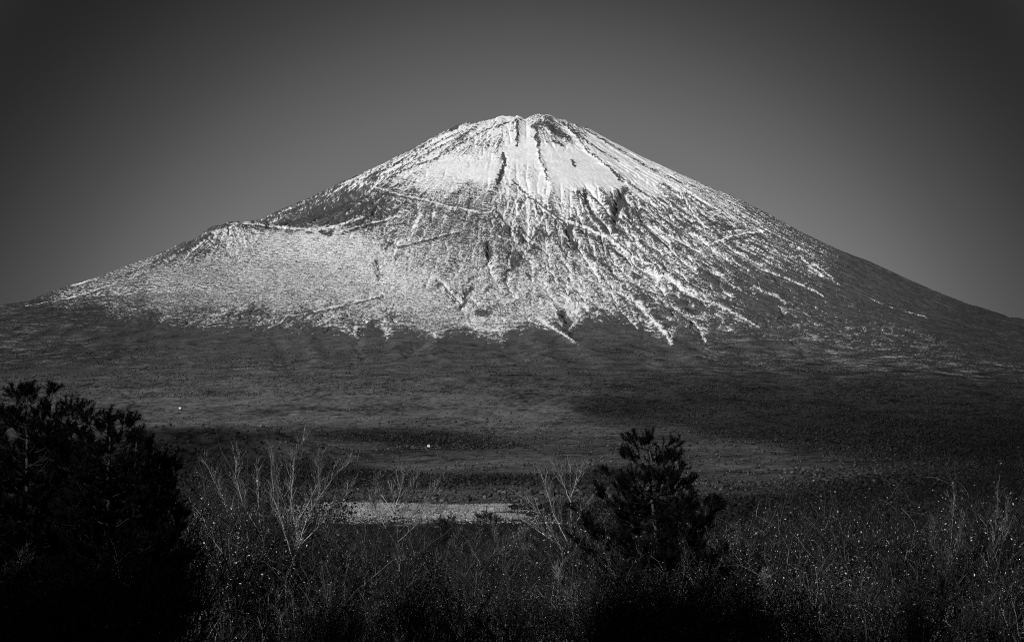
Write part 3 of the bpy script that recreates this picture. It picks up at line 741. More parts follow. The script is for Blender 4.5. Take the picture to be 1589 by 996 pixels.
# sparse trees on the lower mountain, thinning out below the snow
n2 = 90000
sy2 = rng.uniform(9300, 13200, n2)
sx2 = (rng.random(n2) * 2 - 1) * sy2 * 0.26
sz2 = ground(sx2, sy2)
spx, spy = CX + FPX * sx2 / sy2, HY - FPX * sz2 / sy2
k2 = (spy - np.interp(spx, [p[0] for p in LIMIT], [p[1] for p in LIMIT]) > 14 + 30 * rng.random(n2)) & (rng.random(n2) < 0.5 + 0.35 * vfbm(sx2, sy2, 350, 521, 4, 0.7))
wx_, wy, wz = np.r_[wx_, sx2[k2]], np.r_[wy, sy2[k2]], np.r_[wz, sz2[k2]]
pa = np.r_[pa, 0.045 * np.clip(bilin(kernel_map(TONE, 45.0, 18.0, ggx, ggy)[0], STEP, spx[k2], spy[k2]), 0.3, 1.2)]  # trees take the same painted side darkening
n = len(wx_)
hg = 1.4 + 6.5 * rng.random(n) ** 3.0 * np.clip(0.8 + 0.25 * vfbm(wx_, wy, 300, 511, 2), 0.5, 1.4)
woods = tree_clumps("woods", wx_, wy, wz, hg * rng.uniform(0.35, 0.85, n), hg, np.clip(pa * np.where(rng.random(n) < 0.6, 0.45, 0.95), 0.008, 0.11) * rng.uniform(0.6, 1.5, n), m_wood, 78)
woods["label"] = "far dark woods and scattered trees on the plain below the mountain"
print("woods", n)

# coarse grass tufts on the terrace
n = 4200
tx, ty_ = rng.uniform(-85, 14, n), rng.uniform(640, 905, n)
th = rng.uniform(0.12, 0.38, n) * np.clip(0.9 + 0.4 * vfbm(tx, ty_, 12, 531, 3), 0.3, 2)
tufts = tree_clumps("grass_tufts", tx, ty_, near(tx, ty_), th * rng.uniform(0.8, 1.6, n), th, np.where(rng.random(n) < 0.35, 0.13, 0.34) * rng.uniform(0.6, 1.2, n), m_wood, 79)
tufts["label"] = "coarse grass tufts on the pale strip of grass"

# dark scrub closing in on both ends of the terrace
n = 30000
by = rng.uniform(560, 1250, n)
bx = rng.uniform(-0.27, 0.27, n) * by
edge_r = 9 + 5 * vfbm(by, bx * 0, 40, 541, 3) - 0.02 * (by - 700)
kb = ((bx > edge_r) | (bx < -84)) & (rng.random(n) < 0.65 + 0.4 * vfbm(bx, by, 25, 551, 3))
bx, by = bx[kb], by[kb]
n = len(bx)
bh = 0.4 + 1.6 * rng.random(n) ** 2.5
scrub_o = tree_clumps("scrub", bx, by, near(bx, by), bh * rng.uniform(0.4, 0.9, n), bh, rng.uniform(0.005, 0.022, n), m_wood, 80)
scrub_o["label"] = "dark scrub at both ends of the pale strip of grass"

# two tiny white huts far out on the plain


def hut(px, py, Y, w, d, h, label):
    x, y = (px - CX) / FPX * Y, Y
    z = float(ground(np.array([x]), np.array([y]))[0])
    root = bpy.data.objects.new("hut", None)
    COL.objects.link(root)
    root.location = (x, y, z)
    root["label"], root["category"], root["group"] = label, "hut", "white huts on the plain"

    def part(nm, vs, fs, mat):
        me = bpy.data.meshes.new(nm)
        me.from_pydata(vs, [], fs)
        me.materials.append(mat)
        o = bpy.data.objects.new(nm, me)
        COL.objects.link(o)
        o.parent = root
    a, b = w / 2, d / 2
    part("wall", [(-a, -b, -1), (a, -b, -1), (a, b, -1), (-a, b, -1), (-a, -b, h), (a, -b, h), (a, b, h), (-a, b, h), (-a, 0, h * 1.4), (a, 0, h * 1.4)],
         [(0, 1, 5, 4), (1, 2, 6, 9, 5), (2, 3, 7, 6), (3, 0, 4, 8, 7)], M_WHITE)
    e = 0.5
    part("roof", [(-a - e, -b - e, h - .1), (a + e, -b - e, h - .1), (a + e, 0, h * 1.4 + .3), (-a - e, 0, h * 1.4 + .3), (-a - e, b + e, h - .1), (a + e, b + e, h - .1),
                  (-a - e, -b - e, h + .1), (a + e, -b - e, h + .1), (a + e, 0, h * 1.4 + .5), (-a - e, 0, h * 1.4 + .5), (-a - e, b + e, h + .1), (a + e, b + e, h + .1)],
         [(6, 7, 8, 9), (9, 8, 11, 10), (0, 3, 2, 1), (3, 4, 5, 2), (0, 1, 7, 6), (4, 10, 11, 5), (1, 2, 8, 7), (2, 5, 11, 8), (0, 6, 9, 3), (3, 9, 10, 4)], M_ROOF)
    part("door", [(-.6, -b - .05, 0), (.6, -b - .05, 0), (.6, -b - .05, 2.1), (-.6, -b - .05, 2.1), (-.6, -b + .02, 0), (.6, -b + .02, 0), (.6, -b + .02, 2.1), (-.6, -b + .02, 2.1)],
         [(0, 1, 2, 3), (1, 5, 6, 2), (4, 0, 3, 7), (3, 2, 6, 7)], M_ROOF)


M_WHITE, M_ROOF = grey_mat("white_plaster", 0.8), grey_mat("roof_sheet", 0.35)
hut(279, 629, 8600, 7, 6, 5, "tiny white hut, a bright speck above the wooded ridge on the left")
hut(665, 711, 5800, 6, 6, 7, "tiny white hut among scrub near the middle of the plain")

# ------------------------------------------------------------------ plants: mesh tools
class Soup:
    """Collects triangles and quads with an albedo per face; builds ONE mesh object."""

    def __init__(self):
        self.v, self.f3, self.f4, self.a3, self.a4, self.n = [], [], [], [], [], 0

    def tris(self, P, alb):                      # P (n,3,3)
        n = len(P)
        if n:
            self.v.append(P.reshape(-1, 3))
            self.f3.append(np.arange(3 * n).reshape(n, 3) + self.n)
            self.a3.append(np.broadcast_to(alb, (n,)))
            self.n += 3 * n

    def quads(self, P, alb):                     # P (n,4,3)
        n = len(P)
        if n:
            self.v.append(P.reshape(-1, 3))
            self.f4.append(np.arange(4 * n).reshape(n, 4) + self.n)
            self.a4.append(np.broadcast_to(alb, (n,)))
            self.n += 4 * n

    def tube(self, pts, rad, alb, sides=5):
        pts = np.asarray(pts, float)
        rad = np.asarray(rad, float)
        m = len(pts)
        t = np.gradient(pts, axis=0)
        t /= np.linalg.norm(t, axis=1, keepdims=True) + 1e-9
        ref = np.where(np.abs(t[:, 2:3]) > 0.9, np.array([[1.0, 0, 0]]), np.array([[0, 0, 1.0]]))
        u = np.cross(t, ref)
        u /= np.linalg.norm(u, axis=1, keepdims=True) + 1e-9
        w = np.cross(t, u)
        an = np.arange(sides) * 2 * np.pi / sides
        ring = pts[:, None] + rad[:, None, None] * (np.cos(an)[None, :, None] * u[:, None] + np.sin(an)[None, :, None] * w[:, None])
        idx = np.arange(m * sides).reshape(m, sides) + self.n
        nx = np.roll(idx, -1, 1)
        q = np.stack([idx[:-1], nx[:-1], nx[1:], idx[1:]], -1).reshape(-1, 4)
        self.v.append(ring.reshape(-1, 3))
        self.f4.append(q)
        self.a4.append(np.full(len(q), alb))
        self.n += m * sides

    def build(self, name, mat, parent=None):
        v = np.concatenate(self.v).astype(np.float32)
        f3 = np.concatenate(self.f3) if self.f3 else np.zeros((0, 3), int)
        f4 = np.concatenate(self.f4) if self.f4 else np.zeros((0, 4), int)
        alb = np.concatenate([np.concatenate(a) if a else np.zeros(0) for a in (self.a3, self.a4)]).astype(np.float32)
        me = bpy.data.meshes.new(name)
        me.vertices.add(len(v))
        me.vertices.foreach_set("co", v.ravel())
        loops = np.concatenate([f3.ravel(), f4.ravel()]).astype(np.int32)
        me.loops.add(len(loops))
        me.loops.foreach_set("vertex_index", loops)
        nf = len(f3) + len(f4)
        me.polygons.add(nf)
        st = np.concatenate([np.arange(len(f3)) * 3, len(f3) * 3 + np.arange(len(f4)) * 4]).astype(np.int32)
        me.polygons.foreach_set("loop_start", st)
        me.update(calc_edges=True)
        at = me.attributes.new("albedo", 'FLOAT', 'FACE')
        at.data.foreach_set("value", alb)
        me.materials.append(mat)
        o = bpy.data.objects.new(name, me)
        COL.objects.link(o)
        if parent is not None:
            o.parent = parent
        return o


def attr_mat(name, rough, spec, translucent=False):
    m, nt, b = new_mat(name)
    b.inputs["Roughness"].default_value = rough
    b.inputs["Specular IOR Level"].default_value = spec
    at = nt.nodes.new("ShaderNodeAttribute")
    at.attribute_name = "albedo"
    nt.links.new(at.outputs["Fac"], b.inputs["Base Color"])
    return m


M_NEEDLE = attr_mat("pine_needles", 0.6, 0.02)
M_BARK = attr_mat("bark", 0.85, 0.1)
M_LEAF = attr_mat("leaves", 0.5, 0.2)


def tag(o, label, cat, group=None):
    o["label"] = label
    o["category"] = cat
    if group:
        o["group"] = group
    return o


def empty(name, loc):
    o = bpy.data.objects.new(name, None)
    o.empty_display_size = 0.3
    COL.objects.link(o)
    o.location = loc
    return o


def gz(x, y):
    return float(near(np.array([float(x)]), np.array([float(y)]))[0])


def at(px, py, Y):
    """World point seen at photo pixel (px, py) at distance Y."""
    return np.array([(px - CX) / FPX * Y, Y, (HY - py) / FPX * Y])


def unit(v):
    return v / (np.linalg.norm(v, axis=-1, keepdims=True) + 1e-9)


def copy_thing(root, loc, rot, scale, label, group):
    r = root.copy()
    COL.objects.link(r)
    r.location, r.rotation_euler, r.scale = loc, (0, 0, rot), (scale, scale, scale)
    r["label"] = label
    r["group"] = group
    for ch in root.children:
        c = ch.copy()
        COL.objects.link(c)
        c.parent = r
    return r


# ------------------------------------------------------------------ pines
def brush(S, rng, p0, p1, n, length, alb):
    """One bottle-brush shoot: needles round a twig, swept forward."""
    d = unit(p1 - p0)
    t = rng.random(n) ** 0.8
    base = p0 + (p1 - p0) * t[:, None]
    rnd = unit(rng.standard_normal((n, 3)))
    rnd = unit(rnd - (rnd @ d)[:, None] * d)
    dirn = unit(rnd * rng.uniform(0.6, 1.1, (n, 1)) + d * rng.uniform(0.5, 1.1, (n, 1)))
    L = length * rng.uniform(0.7, 1.15, (n, 1))
    side = unit(np.cross(dirn, rng.standard_normal((n, 3)))) * 0.010
    P = np.stack([base - side, base + side, base + dirn * L], 1)
    S.tris(P, alb * rng.uniform(0.6, 1.5, n))


def pine(name, base, top_z, prof, seed, label, group, leaders=2, dens=1.0, alb=0.028, size=1.0):
    """prof: (height below the top, crown radius) pairs."""
    rng = np.random.default_rng(seed)
    root = empty(name, base)
    H = top_z - base[2]
    T, N = Soup(), Soup()
    tz = np.linspace(0, H - 0.62 * size, 14)
    sway = np.cumsum(rng.normal(0, 0.06, (14, 2)), 0)
    sway -= sway[-1:] * np.linspace(0, 1, 14)[:, None]
    trunk = np.c_[sway, tz]
    T.tube(trunk, np.interp(tz, [0, H], [0.05 + 0.010 * H, 0.018]), 0.03 if leaders < 3 else 0.05, 8)
    pd, pr = np.array(prof).T
    nl = 0.15 * size ** 0.5

    def shoot(p, d, L, k):
        q = p + d * L
        T.tube([p, q], [0.012, 0.006], 0.012, 3)
        brush(N, rng, p + d * L * 0.08, q, int(k * dens), nl, alb)

    # leaders at the top: a candelabrum of upturned shoots
    tp = trunk[-1]
    for k in range(leaders):
        a = (k / leaders) * 6.283 + rng.uniform(-.5, .5)
        lean = np.array([math.cos(a), math.sin(a), 0]) * rng.uniform(0.12, 0.5) * (leaders > 1)
        d = unit(lean + [0, 0, 1.0])
        shoot(tp, d, 0.62 * size * (1.0 if k == 0 else rng.uniform(.6, .95)), 80)
        for j in range(3):
            a2 = rng.uniform(0, 6.28)
            shoot(tp + d * rng.uniform(0.02, 0.2), unit(np.array([math.cos(a2), math.sin(a2), rng.uniform(0.3, 1.0)])), 0.36 * size * rng.uniform(.7, 1.2), 55)
    # whorls of ascending limbs
    h = H - 0.62 * size - rng.uniform(0.25, 0.5)
    az0 = rng.uniform(0, 6.28)
    while h > 0.7:
        dep = H - h
        R = float(np.interp(dep, pd, pr))
        nb = rng.integers(3, 6) if dep < 2 else rng.integers(5, 8)
        az0 += rng.uniform(0.3, 1.0)
        for b in range(nb):
            a = az0 + b * 6.283 / nb + rng.normal(0, 0.3)
            L = R * rng.uniform(0.5, 1.2)
            c = np.array([np.interp(h, tz, sway[:, 0]), np.interp(h, tz, sway[:, 1]), h + rng.normal(0, 0.08)])
            d = np.array([math.cos(a), math.sin(a), 0])
            ts = np.linspace(0, 1, 6)
            rise = L * rng.uniform(0.25, 0.65)
            droop = L * rng.uniform(0.0, 0.25) * (dep > 2.5)
            pts = c + d * (ts * L)[:, None] + np.outer(ts ** 1.7 * rise - ts * droop, [0, 0, 1]) + rng.normal(0, 0.035, (6, 3)) * ts[:, None]
            T.tube(pts, np.linspace(0.011 + 0.012 * L, 0.008, 6), 0.015, 4)
            for s in range(max(2, int(L * 4.2 * (dep ** 0.25)))):
                t = rng.uniform(0.3, 1.0)
                i = min(int(t * 5), 4)
                p = pts[i] + (pts[i + 1] - pts[i]) * (t * 5 - i)
                sd = unit(d * 0.6 + np.array([-d[1], d[0], 0]) * rng.choice([-1, 1]) * rng.uniform(0.4, 1.0) + [0, 0, rng.uniform(0.0, 0.5)])
                q = p + sd * rng.uniform(0.12, 0.5) * (1.15 - 0.5 * t)
                T.tube([p, q], [0.012, 0.008], 0.012, 3)
                for _ in range(rng.integers(2, 4)):
                    shoot(q, unit(sd * 0.5 + rng.normal(0, 0.45, 3) + [0, 0, 0.9]), 0.40 * size * rng.uniform(0.6, 1.3), 52)
            for _ in range(3):
                shoot(pts[-1], unit(d * 0.7 + rng.normal(0, 0.35, 3) + [0, 0, 0.9]), 0.46 * size * rng.uniform(0.7, 1.3), 60)
        h -= rng.uniform(0.34, 0.6) * (1.15 if dep < 1.5 else 0.85)
    T.build("trunk", M_BARK, root)
    N.build("crown", M_NEEDLE, root)
    tag(root, label, "pine tree", group)
    return root


# ------------------------------------------------------------------ bare trees and shrubs
def twig(S, rng, p, d, L, r, depth, alb, tips, bend=0.12, up=0.25):
    n = 5 if depth > 0 else 4
    pts, q, dd = [p], p, d
    for i in range(n - 1):
        dd = unit(dd + rng.normal(0, bend, 3) + np.array([0, 0, up * 0.3]))
        q = q + dd * L / (n - 1)
        pts.append(q)
    pts = np.array(pts)
    S.tube(pts, np.linspace(r, r * 0.45, n), min(0.5, alb * math.exp(rng.normal(-0.25, 0.7))), 4 if r > 0.012 else 3)
    tips.append(pts)
    if depth > 0:
        k = rng.integers(4, 7)
        for i in range(k):
            t = rng.uniform(0.2, 1.0)
            j = min(int(t * (n - 1)), n - 2)
            b = pts[j] + (pts[j + 1] - pts[j]) * (t * (n - 1) - j)
            sd = unit(np.cross(dd, rng.standard_normal(3)))
            nd = unit(dd * rng.uniform(0.7, 1.1) + sd * rng.uniform(0.4, 0.85) + [0, 0, up])
            twig(S, rng, b, nd, L * rng.uniform(0.35, 0.62), r * 0.5, depth - 1, alb, tips, bend, up)


def leaf_quads(S, rng, P, size, alb_fn):
    n = len(P)
    if n == 0:
        return
    a = unit(rng.standard_normal((n, 3)) + [0, 0, -0.2])
    b = unit(np.cross(a, rng.standard_normal((n, 3))))
    s = size * rng.uniform(0.6, 1.3, (n, 1))
    w = s * rng.uniform(0.35, 0.6, (n, 1))
    Q = np.stack([P, P + a * s * 0.5 + b * w * 0.5, P + a * s, P + a * s * 0.5 - b * w * 0.5], 1)
    S.quads(Q, alb_fn(n))


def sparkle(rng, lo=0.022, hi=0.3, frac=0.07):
    return lambda n: np.where(rng.random(n) < frac, rng.uniform(hi * 0.5, hi, n), lo * rng.uniform(0.5, 1.6, n))  # dry pale leaves and sun glints painted as a few bright faces


def bare_tree(name, Y, stems, seed, label, cat="bare tree", alb=0.34, leaves=0, r0=0.045, depth=2, spread=1.0, twl=0.9, group=None, lo=0.02):
    """stems: pixel polylines of the main limbs as seen in the photograph; each is given depth of its own."""
    rng = np.random.default_rng(seed)
    b = at(stems[0][0][0], stems[0][0][1], Y)
    base = (b[0], Y, gz(b[0], Y))
    root = empty(name, base)
    T, tips = Soup(), []
    for k, st in enumerate(stems):
        pts = np.array([at(px, py, Y) for px, py in st]) - np.array(base)
        if k == 0:
            pts = np.vstack([[pts[0, 0] * 0.3, 0, -0.1], pts])
        m = len(pts)
        yy = rng.normal(0, 0.7 * spread)
        pts[:, 1] = np.linspace(0, yy, m) if k else np.linspace(0, 0.3, m)
        # resample
        t = np.linspace(0, m - 1, 4 * m)
        pp = np.stack([np.interp(t, np.arange(m), pts[:, c]) for c in range(3)], 1) + rng.normal(0, 0.012, (4 * m, 3))
        r = r0 * (1.0 if k == 0 else 0.7)
        T.tube(pp, np.linspace(r, r * 0.22, 4 * m) * 0.74, alb * rng.uniform(0.6, 1.0), 6)
        nt = int(14 + 8 * m)
        for _ in range(nt):
            u = rng.uniform(0.25, 1.0)
            j = min(int(u * (4 * m - 1)), 4 * m - 2)
            d = unit(pp[j + 1] - pp[j])
            sd = unit(np.cross(d, rng.standard_normal(3)))
            nd = unit(d * rng.uniform(0.7, 1.2) + sd * rng.uniform(0.35, 0.8) + [0, 0, 0.3])
            twig(T, rng, pp[j], nd, twl * rng.uniform(0.4, 1.0) * (1.1 - 0.5 * u), max(0.0065, r * 0.30 * (1.15 - u)), depth - 1, alb * rng.uniform(0.15, 0.8), tips)
    T.build("trunk", M_BARK, root)
    if leaves:
        allp = np.concatenate(tips)
        P = allp[rng.integers(0, len(allp), leaves)] + rng.normal(0, 0.05, (leaves, 3))
        L = Soup()
        leaf_quads(L, rng, P, 0.055, sparkle(rng, lo, 0.4, 0.09))
        L.build("foliage", M_LEAF, root)
    tag(root, label, cat, group)
    return root


def shrub(name, h, w, seed, nleaf, alb, label, cat, group, stems=9, leafsize=0.06, frac=0.06, lo=0.02, hi=0.5):
    """A bush standing at the origin; placed by the caller."""
    rng = np.random.default_rng(seed)
    root = empty(name, (0, 0, 0))
    T, tips = Soup(), []
    for k in range(stems):
        a = rng.uniform(0, 6.28)
        lean = rng.uniform(0.05, 0.5) * w / max(h, 0.1)
        d = unit(np.array([math.cos(a) * lean, math.sin(a) * lean, 1.0]))
        twig(T, rng, np.array([math.cos(a), math.sin(a), -0.05]) * 0.12, d, h * rng.uniform(0.55, 0.92), 0.010 + 0.004 * h, 2, alb, tips, 0.24, 0.14)
    T.build("stems", M_BARK, root)
    if nleaf:
        allp = np.concatenate(tips)
        P = allp[rng.integers(0, len(allp), nleaf)] + rng.normal(0, 0.09, (nleaf, 3))
        L = Soup()
        leaf_quads(L, rng, P, leafsize, sparkle(rng, lo, hi, frac))
        L.build("foliage", M_LEAF, root)
    tag(root, label, cat, group)
    return root

# ------------------------------------------------------------------ the dark pines on the left
PR_L = [(0, .2), (.5, .5), (1.2, .9), (2.5, 1.5), (4, 1.9), (8, 2.1)]
for px, py, Y, sc, sd, lab in [
    (42, 588, 66, 1.0, 101, "tallest black pine at the left edge, its top nearest the corner"),
    (105, 612, 69, 1.0, 102, "dark pine just right of the tallest left-hand pine"),
    (166, 627, 64, .85, 103, "dark pine with a thin spiky leader in the middle of the left-hand stand"),
    (212, 658, 68, .68, 104, "lower rounded dark pine on the right side of the left-hand stand"),
    (-12, 622, 70, 1.0, 105, "dark pine cut off by the left edge of the picture"),
    (248, 694, 66, .42, 106, "small dark pine at the right foot of the left-hand stand"),
]:
    x = (px - CX) / FPX * Y
    pine("pine_tree", (x, Y, gz(x, Y)), (HY - py) / FPX * Y, [(a, b * sc) for a, b in PR_L], sd, lab, "dark pines standing on the left", 2, 1.2, 0.0035, 0.9)

# the lone pine right of centre
x = (1006 - CX) / FPX * 73
pine("pine_tree", (x, 73, gz(x, 73)), (HY - 662) / FPX * 73,
     [(0, .2), (.6, .35), (.9, .6), (1.3, .9), (1.9, 1.3), (2.6, 1.5), (3.3, 2.0), (4.4, 2.4), (8, 2.2)], 7,
     "lone black pine with candelabra shoots rising right of centre", None, 3, 1.1, 0.005, 0.95)

# young pines in front of the bright terrace
for px, py, Y, sd, lab in [(684, 797, 150, 21, "young dark pine leftmost before the bright grass strip"), (700, 794, 156, 22, "thin young pine with a straight leader before the bright grass strip"),
                           (755, 786, 150, 23, "bushiest young pine rising before the bright grass strip"), (771, 820, 145, 24, "short young pine at the right foot of the bushiest young pine"),
                           (735, 806, 152, 25, "low young pine between the thin one and the bushiest one")]:
    x = (px - CX) / FPX * Y
    zt = (HY - py) / FPX * Y
    zb = gz(x, Y)
    pine("young_pine", (x, Y, zb), zt, [(0, .15), (.6, .35), (1.5, .6), (3, .9), (9, 1.1)], sd, lab, "young pines before the grass strip", 1, .8, 0.02)

# ------------------------------------------------------------------ bare trees
bare_tree("bare_tree", 96, [
    [(443, 906), (454, 872), (464, 842), (457, 811), (450, 780), (454, 736), (457, 708), (468, 686), (486, 660)],
    [(464, 842), (479, 797), (500, 765), (525, 731), (546, 716)], [(457, 815), (478, 785), (497, 748), (499, 712)],
    [(450, 880), (414, 868), (402, 811), (400, 761), (394, 718)], [(420, 870), (380, 826), (357, 793), (336, 750), (317, 712)],
    [(455, 870), (440, 820), (425, 770), (418, 700)], [(462, 850), (500, 810), (530, 775), (545, 750)], [(405, 830), (375, 780), (362, 735), (368, 700)],
    [(440, 890), (395, 860), (345, 830), (318, 800)], [(448, 800), (436, 750), (430, 690)]],
    31, "tall pale many-stemmed bare tree left of centre", leaves=2600, r0=0.05, twl=1.2)
bare_tree("bare_tree", 100, [
    [(620, 900), (619, 860), (616, 820), (612, 780), (606, 745)], [(616, 825), (630, 780), (648, 735)], [(614, 800), (590, 765), (584, 745)],
    [(617, 830), (640, 800), (672, 765), (682, 748)], [(618, 850), (585, 800), (572, 775)], [(618, 840), (650, 810), (690, 785)], [(612, 790), (622, 760), (628, 728)]],
    32, "slim bare tree with a leafy haze of twigs in front of the bright grass strip", leaves=2400, r0=0.04, twl=1.0)
bare_tree("bare_tree", 98, [
    [(887, 960), (887, 900), (886, 850), (886, 800), (886, 760), (885, 718)], [(886, 880), (870, 850), (850, 815), (825, 780), (790, 757)],
    [(886, 850), (860, 800), (848, 760), (838, 728)], [(886, 830), (905, 790), (925, 765)], [(886, 860), (845, 830), (800, 800)], [(886, 780), (872, 745), (862, 722)], [(886, 770), (898, 742), (906, 722)],
    [(886, 870), (910, 840), (940, 815)], [(886, 900), (850, 860), (815, 850)]],
    33, "straight-trunked bare tree with an umbel of twigs on top beside the lone pine", leaves=2200, r0=0.042, twl=1.1)
bare_tree("arching_shrub", 104, [
    [(705, 896), (740, 882), (768, 856), (790, 835), (820, 822)], [(730, 885), (755, 872), (785, 850), (815, 832)], [(680, 893), (682, 868), (700, 842), (716, 822)],
    [(690, 870), (712, 850), (742, 828)], [(768, 860), (768, 830), (766, 812)], [(770, 858), (790, 862), (800, 838), (812, 824)]],
    34, "pale arching leafless branches in front of the bright grass strip", "shrub", 0.4, 300, 0.02, 2, 0.6, 0.7)
bare_tree("bare_sapling", 62, [
    [(1457, 996), (1464, 940), (1470, 890), (1476, 850), (1482, 800), (1484, 752)], [(1464, 930), (1456, 912), (1452, 896)], [(1472, 880), (1490, 850), (1500, 800)], [(1470, 900), (1452, 860), (1448, 800)]],
    36, "slender pale-stemmed sapling in the right-hand thicket", "sapling", 0.2, 420, 0.014, 2, 0.6, 0.6, "pale saplings on the right")
bare_tree("bare_sapling", 64, [
    [(1520, 996), (1524, 950), (1533, 890), (1545, 840), (1550, 790), (1552, 748)], [(1526, 940), (1516, 920)], [(1535, 880), (1560, 830), (1566, 770)], [(1530, 950), (1550, 930)]],
    37, "bent pale-stemmed sapling nearest the right edge", "sapling", 0.2, 420, 0.014, 2, 0.6, 0.6, "pale saplings on the right")
bare_tree("bare_sapling", 60, [
    [(10, 915), (20, 890), (27, 870), (30, 858)], [(20, 892), (34, 878), (44, 866)], [(12, 905), (5, 880)]],
    38, "pale forked sapling lit at the lower left edge", "sapling", 0.3, 60, 0.014, 2, 0.4, 0.4)
bare_tree("bare_sapling", 66, [
    [(1184, 946), (1198, 915), (1192, 900), (1184, 890)], [(1198, 915), (1188, 905), (1186, 896)]],
    39, "short forked pale sapling below right of the lone pine", "sapling", 0.3, 60, 0.014, 2, 0.4, 0.4)
bare_tree("bare_sapling", 63, [
    [(1108, 985), (1106, 960), (1104, 930), (1108, 905), (1112, 880)], [(1106, 950), (1130, 942), (1134, 920)]],
    40, "crooked bare sapling under the lone pine", "sapling", 0.25, 200, 0.014, 2, 0.5, 0.5)
bare_tree("fallen_branches", 66, [
    [(860, 990), (885, 985), (915, 974), (925, 968)], [(880, 975), (905, 958), (925, 955)], [(890, 970), (888, 935), (893, 915)], [(862, 935), (868, 900), (862, 880)], [(905, 930), (880, 940)]],
    41, "tangle of pale bare branches at the foot of the straight-trunked tree", "branches", 0.32, 100, 0.016, 2, 0.6, 0.6)
bare_tree("bare_sapling", 74, [
    [(398, 960), (352, 950), (347, 915), (340, 880)], [(352, 950), (360, 920), (372, 900)]],
    42, "thin curved bare sapling at the foot of the many-stemmed tree", "sapling", 0.25, 300, 0.014, 2, 0.6, 0.6)

# ------------------------------------------------------------------ shrubs
R = random.Random(5)
kinds = [shrub("leafy_shrub", 3.0, 1.7, 200 + i, 3000, 0.03, "", "shrub", "", 12, 0.05, f, 0.008) for i, f in enumerate((0.05, 0.09, 0.03))]
darks = [shrub("dark_shrub", 2.6, 1.6, 220 + i, 4200, 0.05, "", "shrub", "", 10, 0.075, 0.01, 0.012) for i in range(2)]
shaded = [shrub("twiggy_shrub", 2.6, 2.0, 240 + i, 3400, 0.065, "", "shrub", "", 14, 0.055, 0.08, 0.010, 0.45) for i in range(3)]
used = set()


def put(kind, px, py, Y, label, group, hgt):
    """Stand a bush on the slope so that its top reaches row py."""
    x = (px - CX) / FPX * Y
    zb = gz(x, Y)
    s = max(0.35, ((HY - py) / FPX * Y - zb) / hgt)
    if kind.name in used:
        return copy_thing(kind, (x, Y, zb), R.uniform(0, 6.28), s, label, group)
    used.add(kind.name)
    kind.location, kind.rotation_euler, kind.scale = (x, Y, zb), (0, 0, R.uniform(0, 6.28)), (s, s, s)
    kind["label"], kind["group"] = label, group
    return kind


def skyline(px, tab):
    return float(np.interp(px, [t[0] for t in tab], [t[1] for t in tab]))


TOP_R = [(1110, 838), (1150, 826), (1200, 815), (1235, 770), (1270, 785), (1320, 762), (1370, 795), (1420, 800), (1460, 775), (1490, 752), (1520, 775), (1550, 748), (1600, 770)]
TOP_L = [(-10, 800), (60, 780), (150, 790), (230, 780), (270, 745), (310, 760), (350, 735), (400, 770)]
TOP_C = [(400, 800), (500, 850), (560, 820), (620, 840), (700, 830), (760, 835), (830, 820), (900, 800), (960, 830), (1040, 840), (1110, 830)]
for i in range(26):
    px = 1105 + i * 19.5 + R.uniform(-8, 8)
    put(kinds[i % 3], px, skyline(px, TOP_R) + R.uniform(0, 14), R.uniform(76, 84) if i % 2 else R.uniform(88, 104), "leafy shrub flecked with light along the top of the right-hand thicket", "upper shrubs of the right-hand thicket", 3.0)
for i in range(22):
    px = 1095 + i * 23 + R.uniform(-10, 10)
    put((shaded + darks)[i % 5], px, R.uniform(815, 915), R.uniform(58, 84), "dark leafy shrub low in the right-hand thicket", "lower shrubs of the right-hand thicket", 2.6)
for i in range(22):
    px = -5 + i * 19 + R.uniform(-8, 8)
    put((shaded[0], shaded[2], darks[0])[i % 3] if px < 250 else kinds[i % 3], px, (skyline(px, TOP_L) + R.uniform(5, 40)) + (60 if px < 230 else 0), R.uniform(54, 62) if px < 250 else R.uniform(85, 115),
        "shadowy leafy shrub at the foot of the left-hand pines" if px < 250 else "leafy shrub flecked with light between the left-hand pines and the many-stemmed tree",
        "shrubs under the left-hand pines" if px < 250 else "shrubs right of the left-hand pines", 3.0)
for i in range(34):
    px = 400 + i * 21 + R.uniform(-9, 9)
    lo_ = i % 2
    put(shaded[i % 3] if lo_ else (kinds + darks)[i % 5], px, skyline(px, TOP_C) + (R.uniform(50, 110) if lo_ else R.uniform(15, 50)), R.uniform(56, 76) if lo_ else R.uniform(95, 120),
        "dark shrub in the undergrowth along the bottom of the picture" if lo_ else "dark shrub in the tangled band below the bright grass strip",
        "bottom undergrowth shrubs" if lo_ else "shrubs below the grass strip", 2.6 if lo_ or i % 5 >= 3 else 3.0)
tangle = [shrub("leafless_shrub", 2.8, 1.6, 250 + i, 1300, 0.04, "", "shrub", "", 12, 0.045, 0.1, 0.02, 0.3) for i in range(3)]
for i in range(16):
    px = 515 + i * 25 + R.uniform(-12, 12)
    if 925 < px < 1050:
        continue
    put(tangle[i % 3], px, R.uniform(805, 862), R.uniform(92, 106), "leafless twiggy shrub tangled below the bright grass strip", "leafless shrubs below the grass strip", 2.8)
for i, px in enumerate((262, 300, 338, 372, 520, 548)):
    put(tangle[i % 3], px, (770, 748, 742, 760, 812, 822)[i], R.uniform(92, 104), "leafless twiggy shrub beside the tall many-stemmed bare tree", "leafless shrubs by the many-stemmed tree", 2.8)
for i, (px, py) in enumerate([(936, 748), (908, 778), (958, 800), (1072, 792), (1100, 812), (872, 800), (1130, 815)]):
    put(kinds[i % 3], px, py, R.uniform(92, 104), "leafy shrub flecked with light crowding round the lone pine", "shrubs round the lone pine", 3.0)
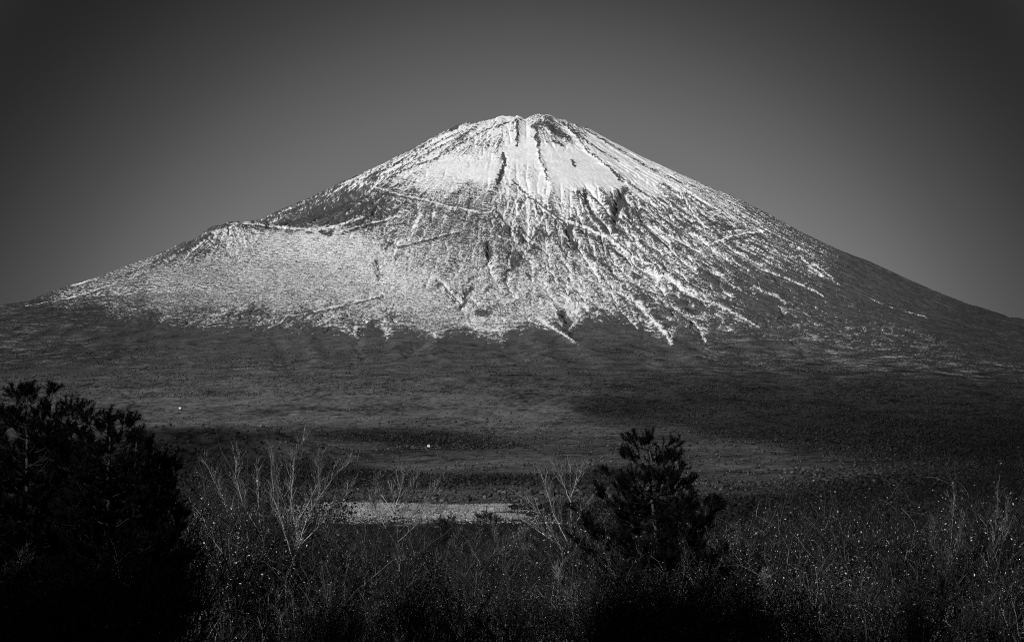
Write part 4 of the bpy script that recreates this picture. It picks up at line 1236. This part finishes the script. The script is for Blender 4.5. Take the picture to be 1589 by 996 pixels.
for i in range(9):
    put((shaded + darks)[i % 5], 915 + i * 24 + R.uniform(-8, 8), R.uniform(862, 915), R.uniform(62, 69), "twiggy shrub burying the foot of the lone pine", "shrubs at the foot of the lone pine", 2.6)
for px, py, Y, lab in [(445, 742, 112, "dense dark evergreen bush behind the left of the many-stemmed tree"), (487, 770, 108, "dense dark evergreen bush behind the right of the many-stemmed tree"),
                       (420, 775, 104, "low dark evergreen bush behind the foot of the many-stemmed tree"), (1085, 800, 104, "dark bush hugging the right flank of the lone pine"), (905, 805, 106, "dark bush hugging the left flank of the lone pine")]:
    put(darks[int(px) % 2], px, py, Y, lab, "dense dark bushes", 2.6)
o = shrub("leafy_sapling", 3.4, 0.5, 260, 900, 0.15, "narrow leafy sapling flecked with light right of the lone pine", "sapling", None, 4, 0.055, 0.3, 0.03)
x = (1086 - CX) / FPX * 98
o.location = (x, 98, gz(x, 98))
s = ((HY - 762) / FPX * 98 - gz(x, 98)) / 3.4
o.scale = (s * .8, s * .8, s)
o["category"] = "sapling"

# ------------------------------------------------------------------ ground cover of the near slope
rng = np.random.default_rng(9)
U = Soup()
n = 26000
uy = 34 + 110 * rng.random(n) ** 1.3
ux = (rng.random(n) * 2 - 1) * (uy * 0.27 + 3)
ub = np.c_[ux, uy, near(ux, uy)]
hh = rng.uniform(0.5, 1.7, (n, 1)) * np.clip(1.0 + 0.5 * vfbm(ux, uy, 6, 401, 3), 0.4, 2)[:, None]
ud = unit(np.c_[rng.normal(0, 0.55, (n, 2)), np.ones(n)])
sd_ = unit(np.cross(ud, rng.standard_normal((n, 3)))) * rng.uniform(0.004, 0.012, (n, 1))
U.tris(np.stack([ub - sd_, ub + sd_, ub + ud * hh], 1), np.where(rng.random(n) < 0.12, 0.25, 0.02 * rng.uniform(0.4, 1.6, n)))
P = np.repeat(ub + ud * hh * rng.random((n, 1)), 3, 0) + rng.normal(0, 0.12, (n * 3, 3))
leaf_quads(U, rng, P, 0.07, sparkle(rng, 0.009, 0.4, 0.04))
und = U.build("undergrowth", M_LEAF)
und["kind"] = "stuff"
und["label"] = "dark tangled undergrowth of weeds and dry grass on the near slope"
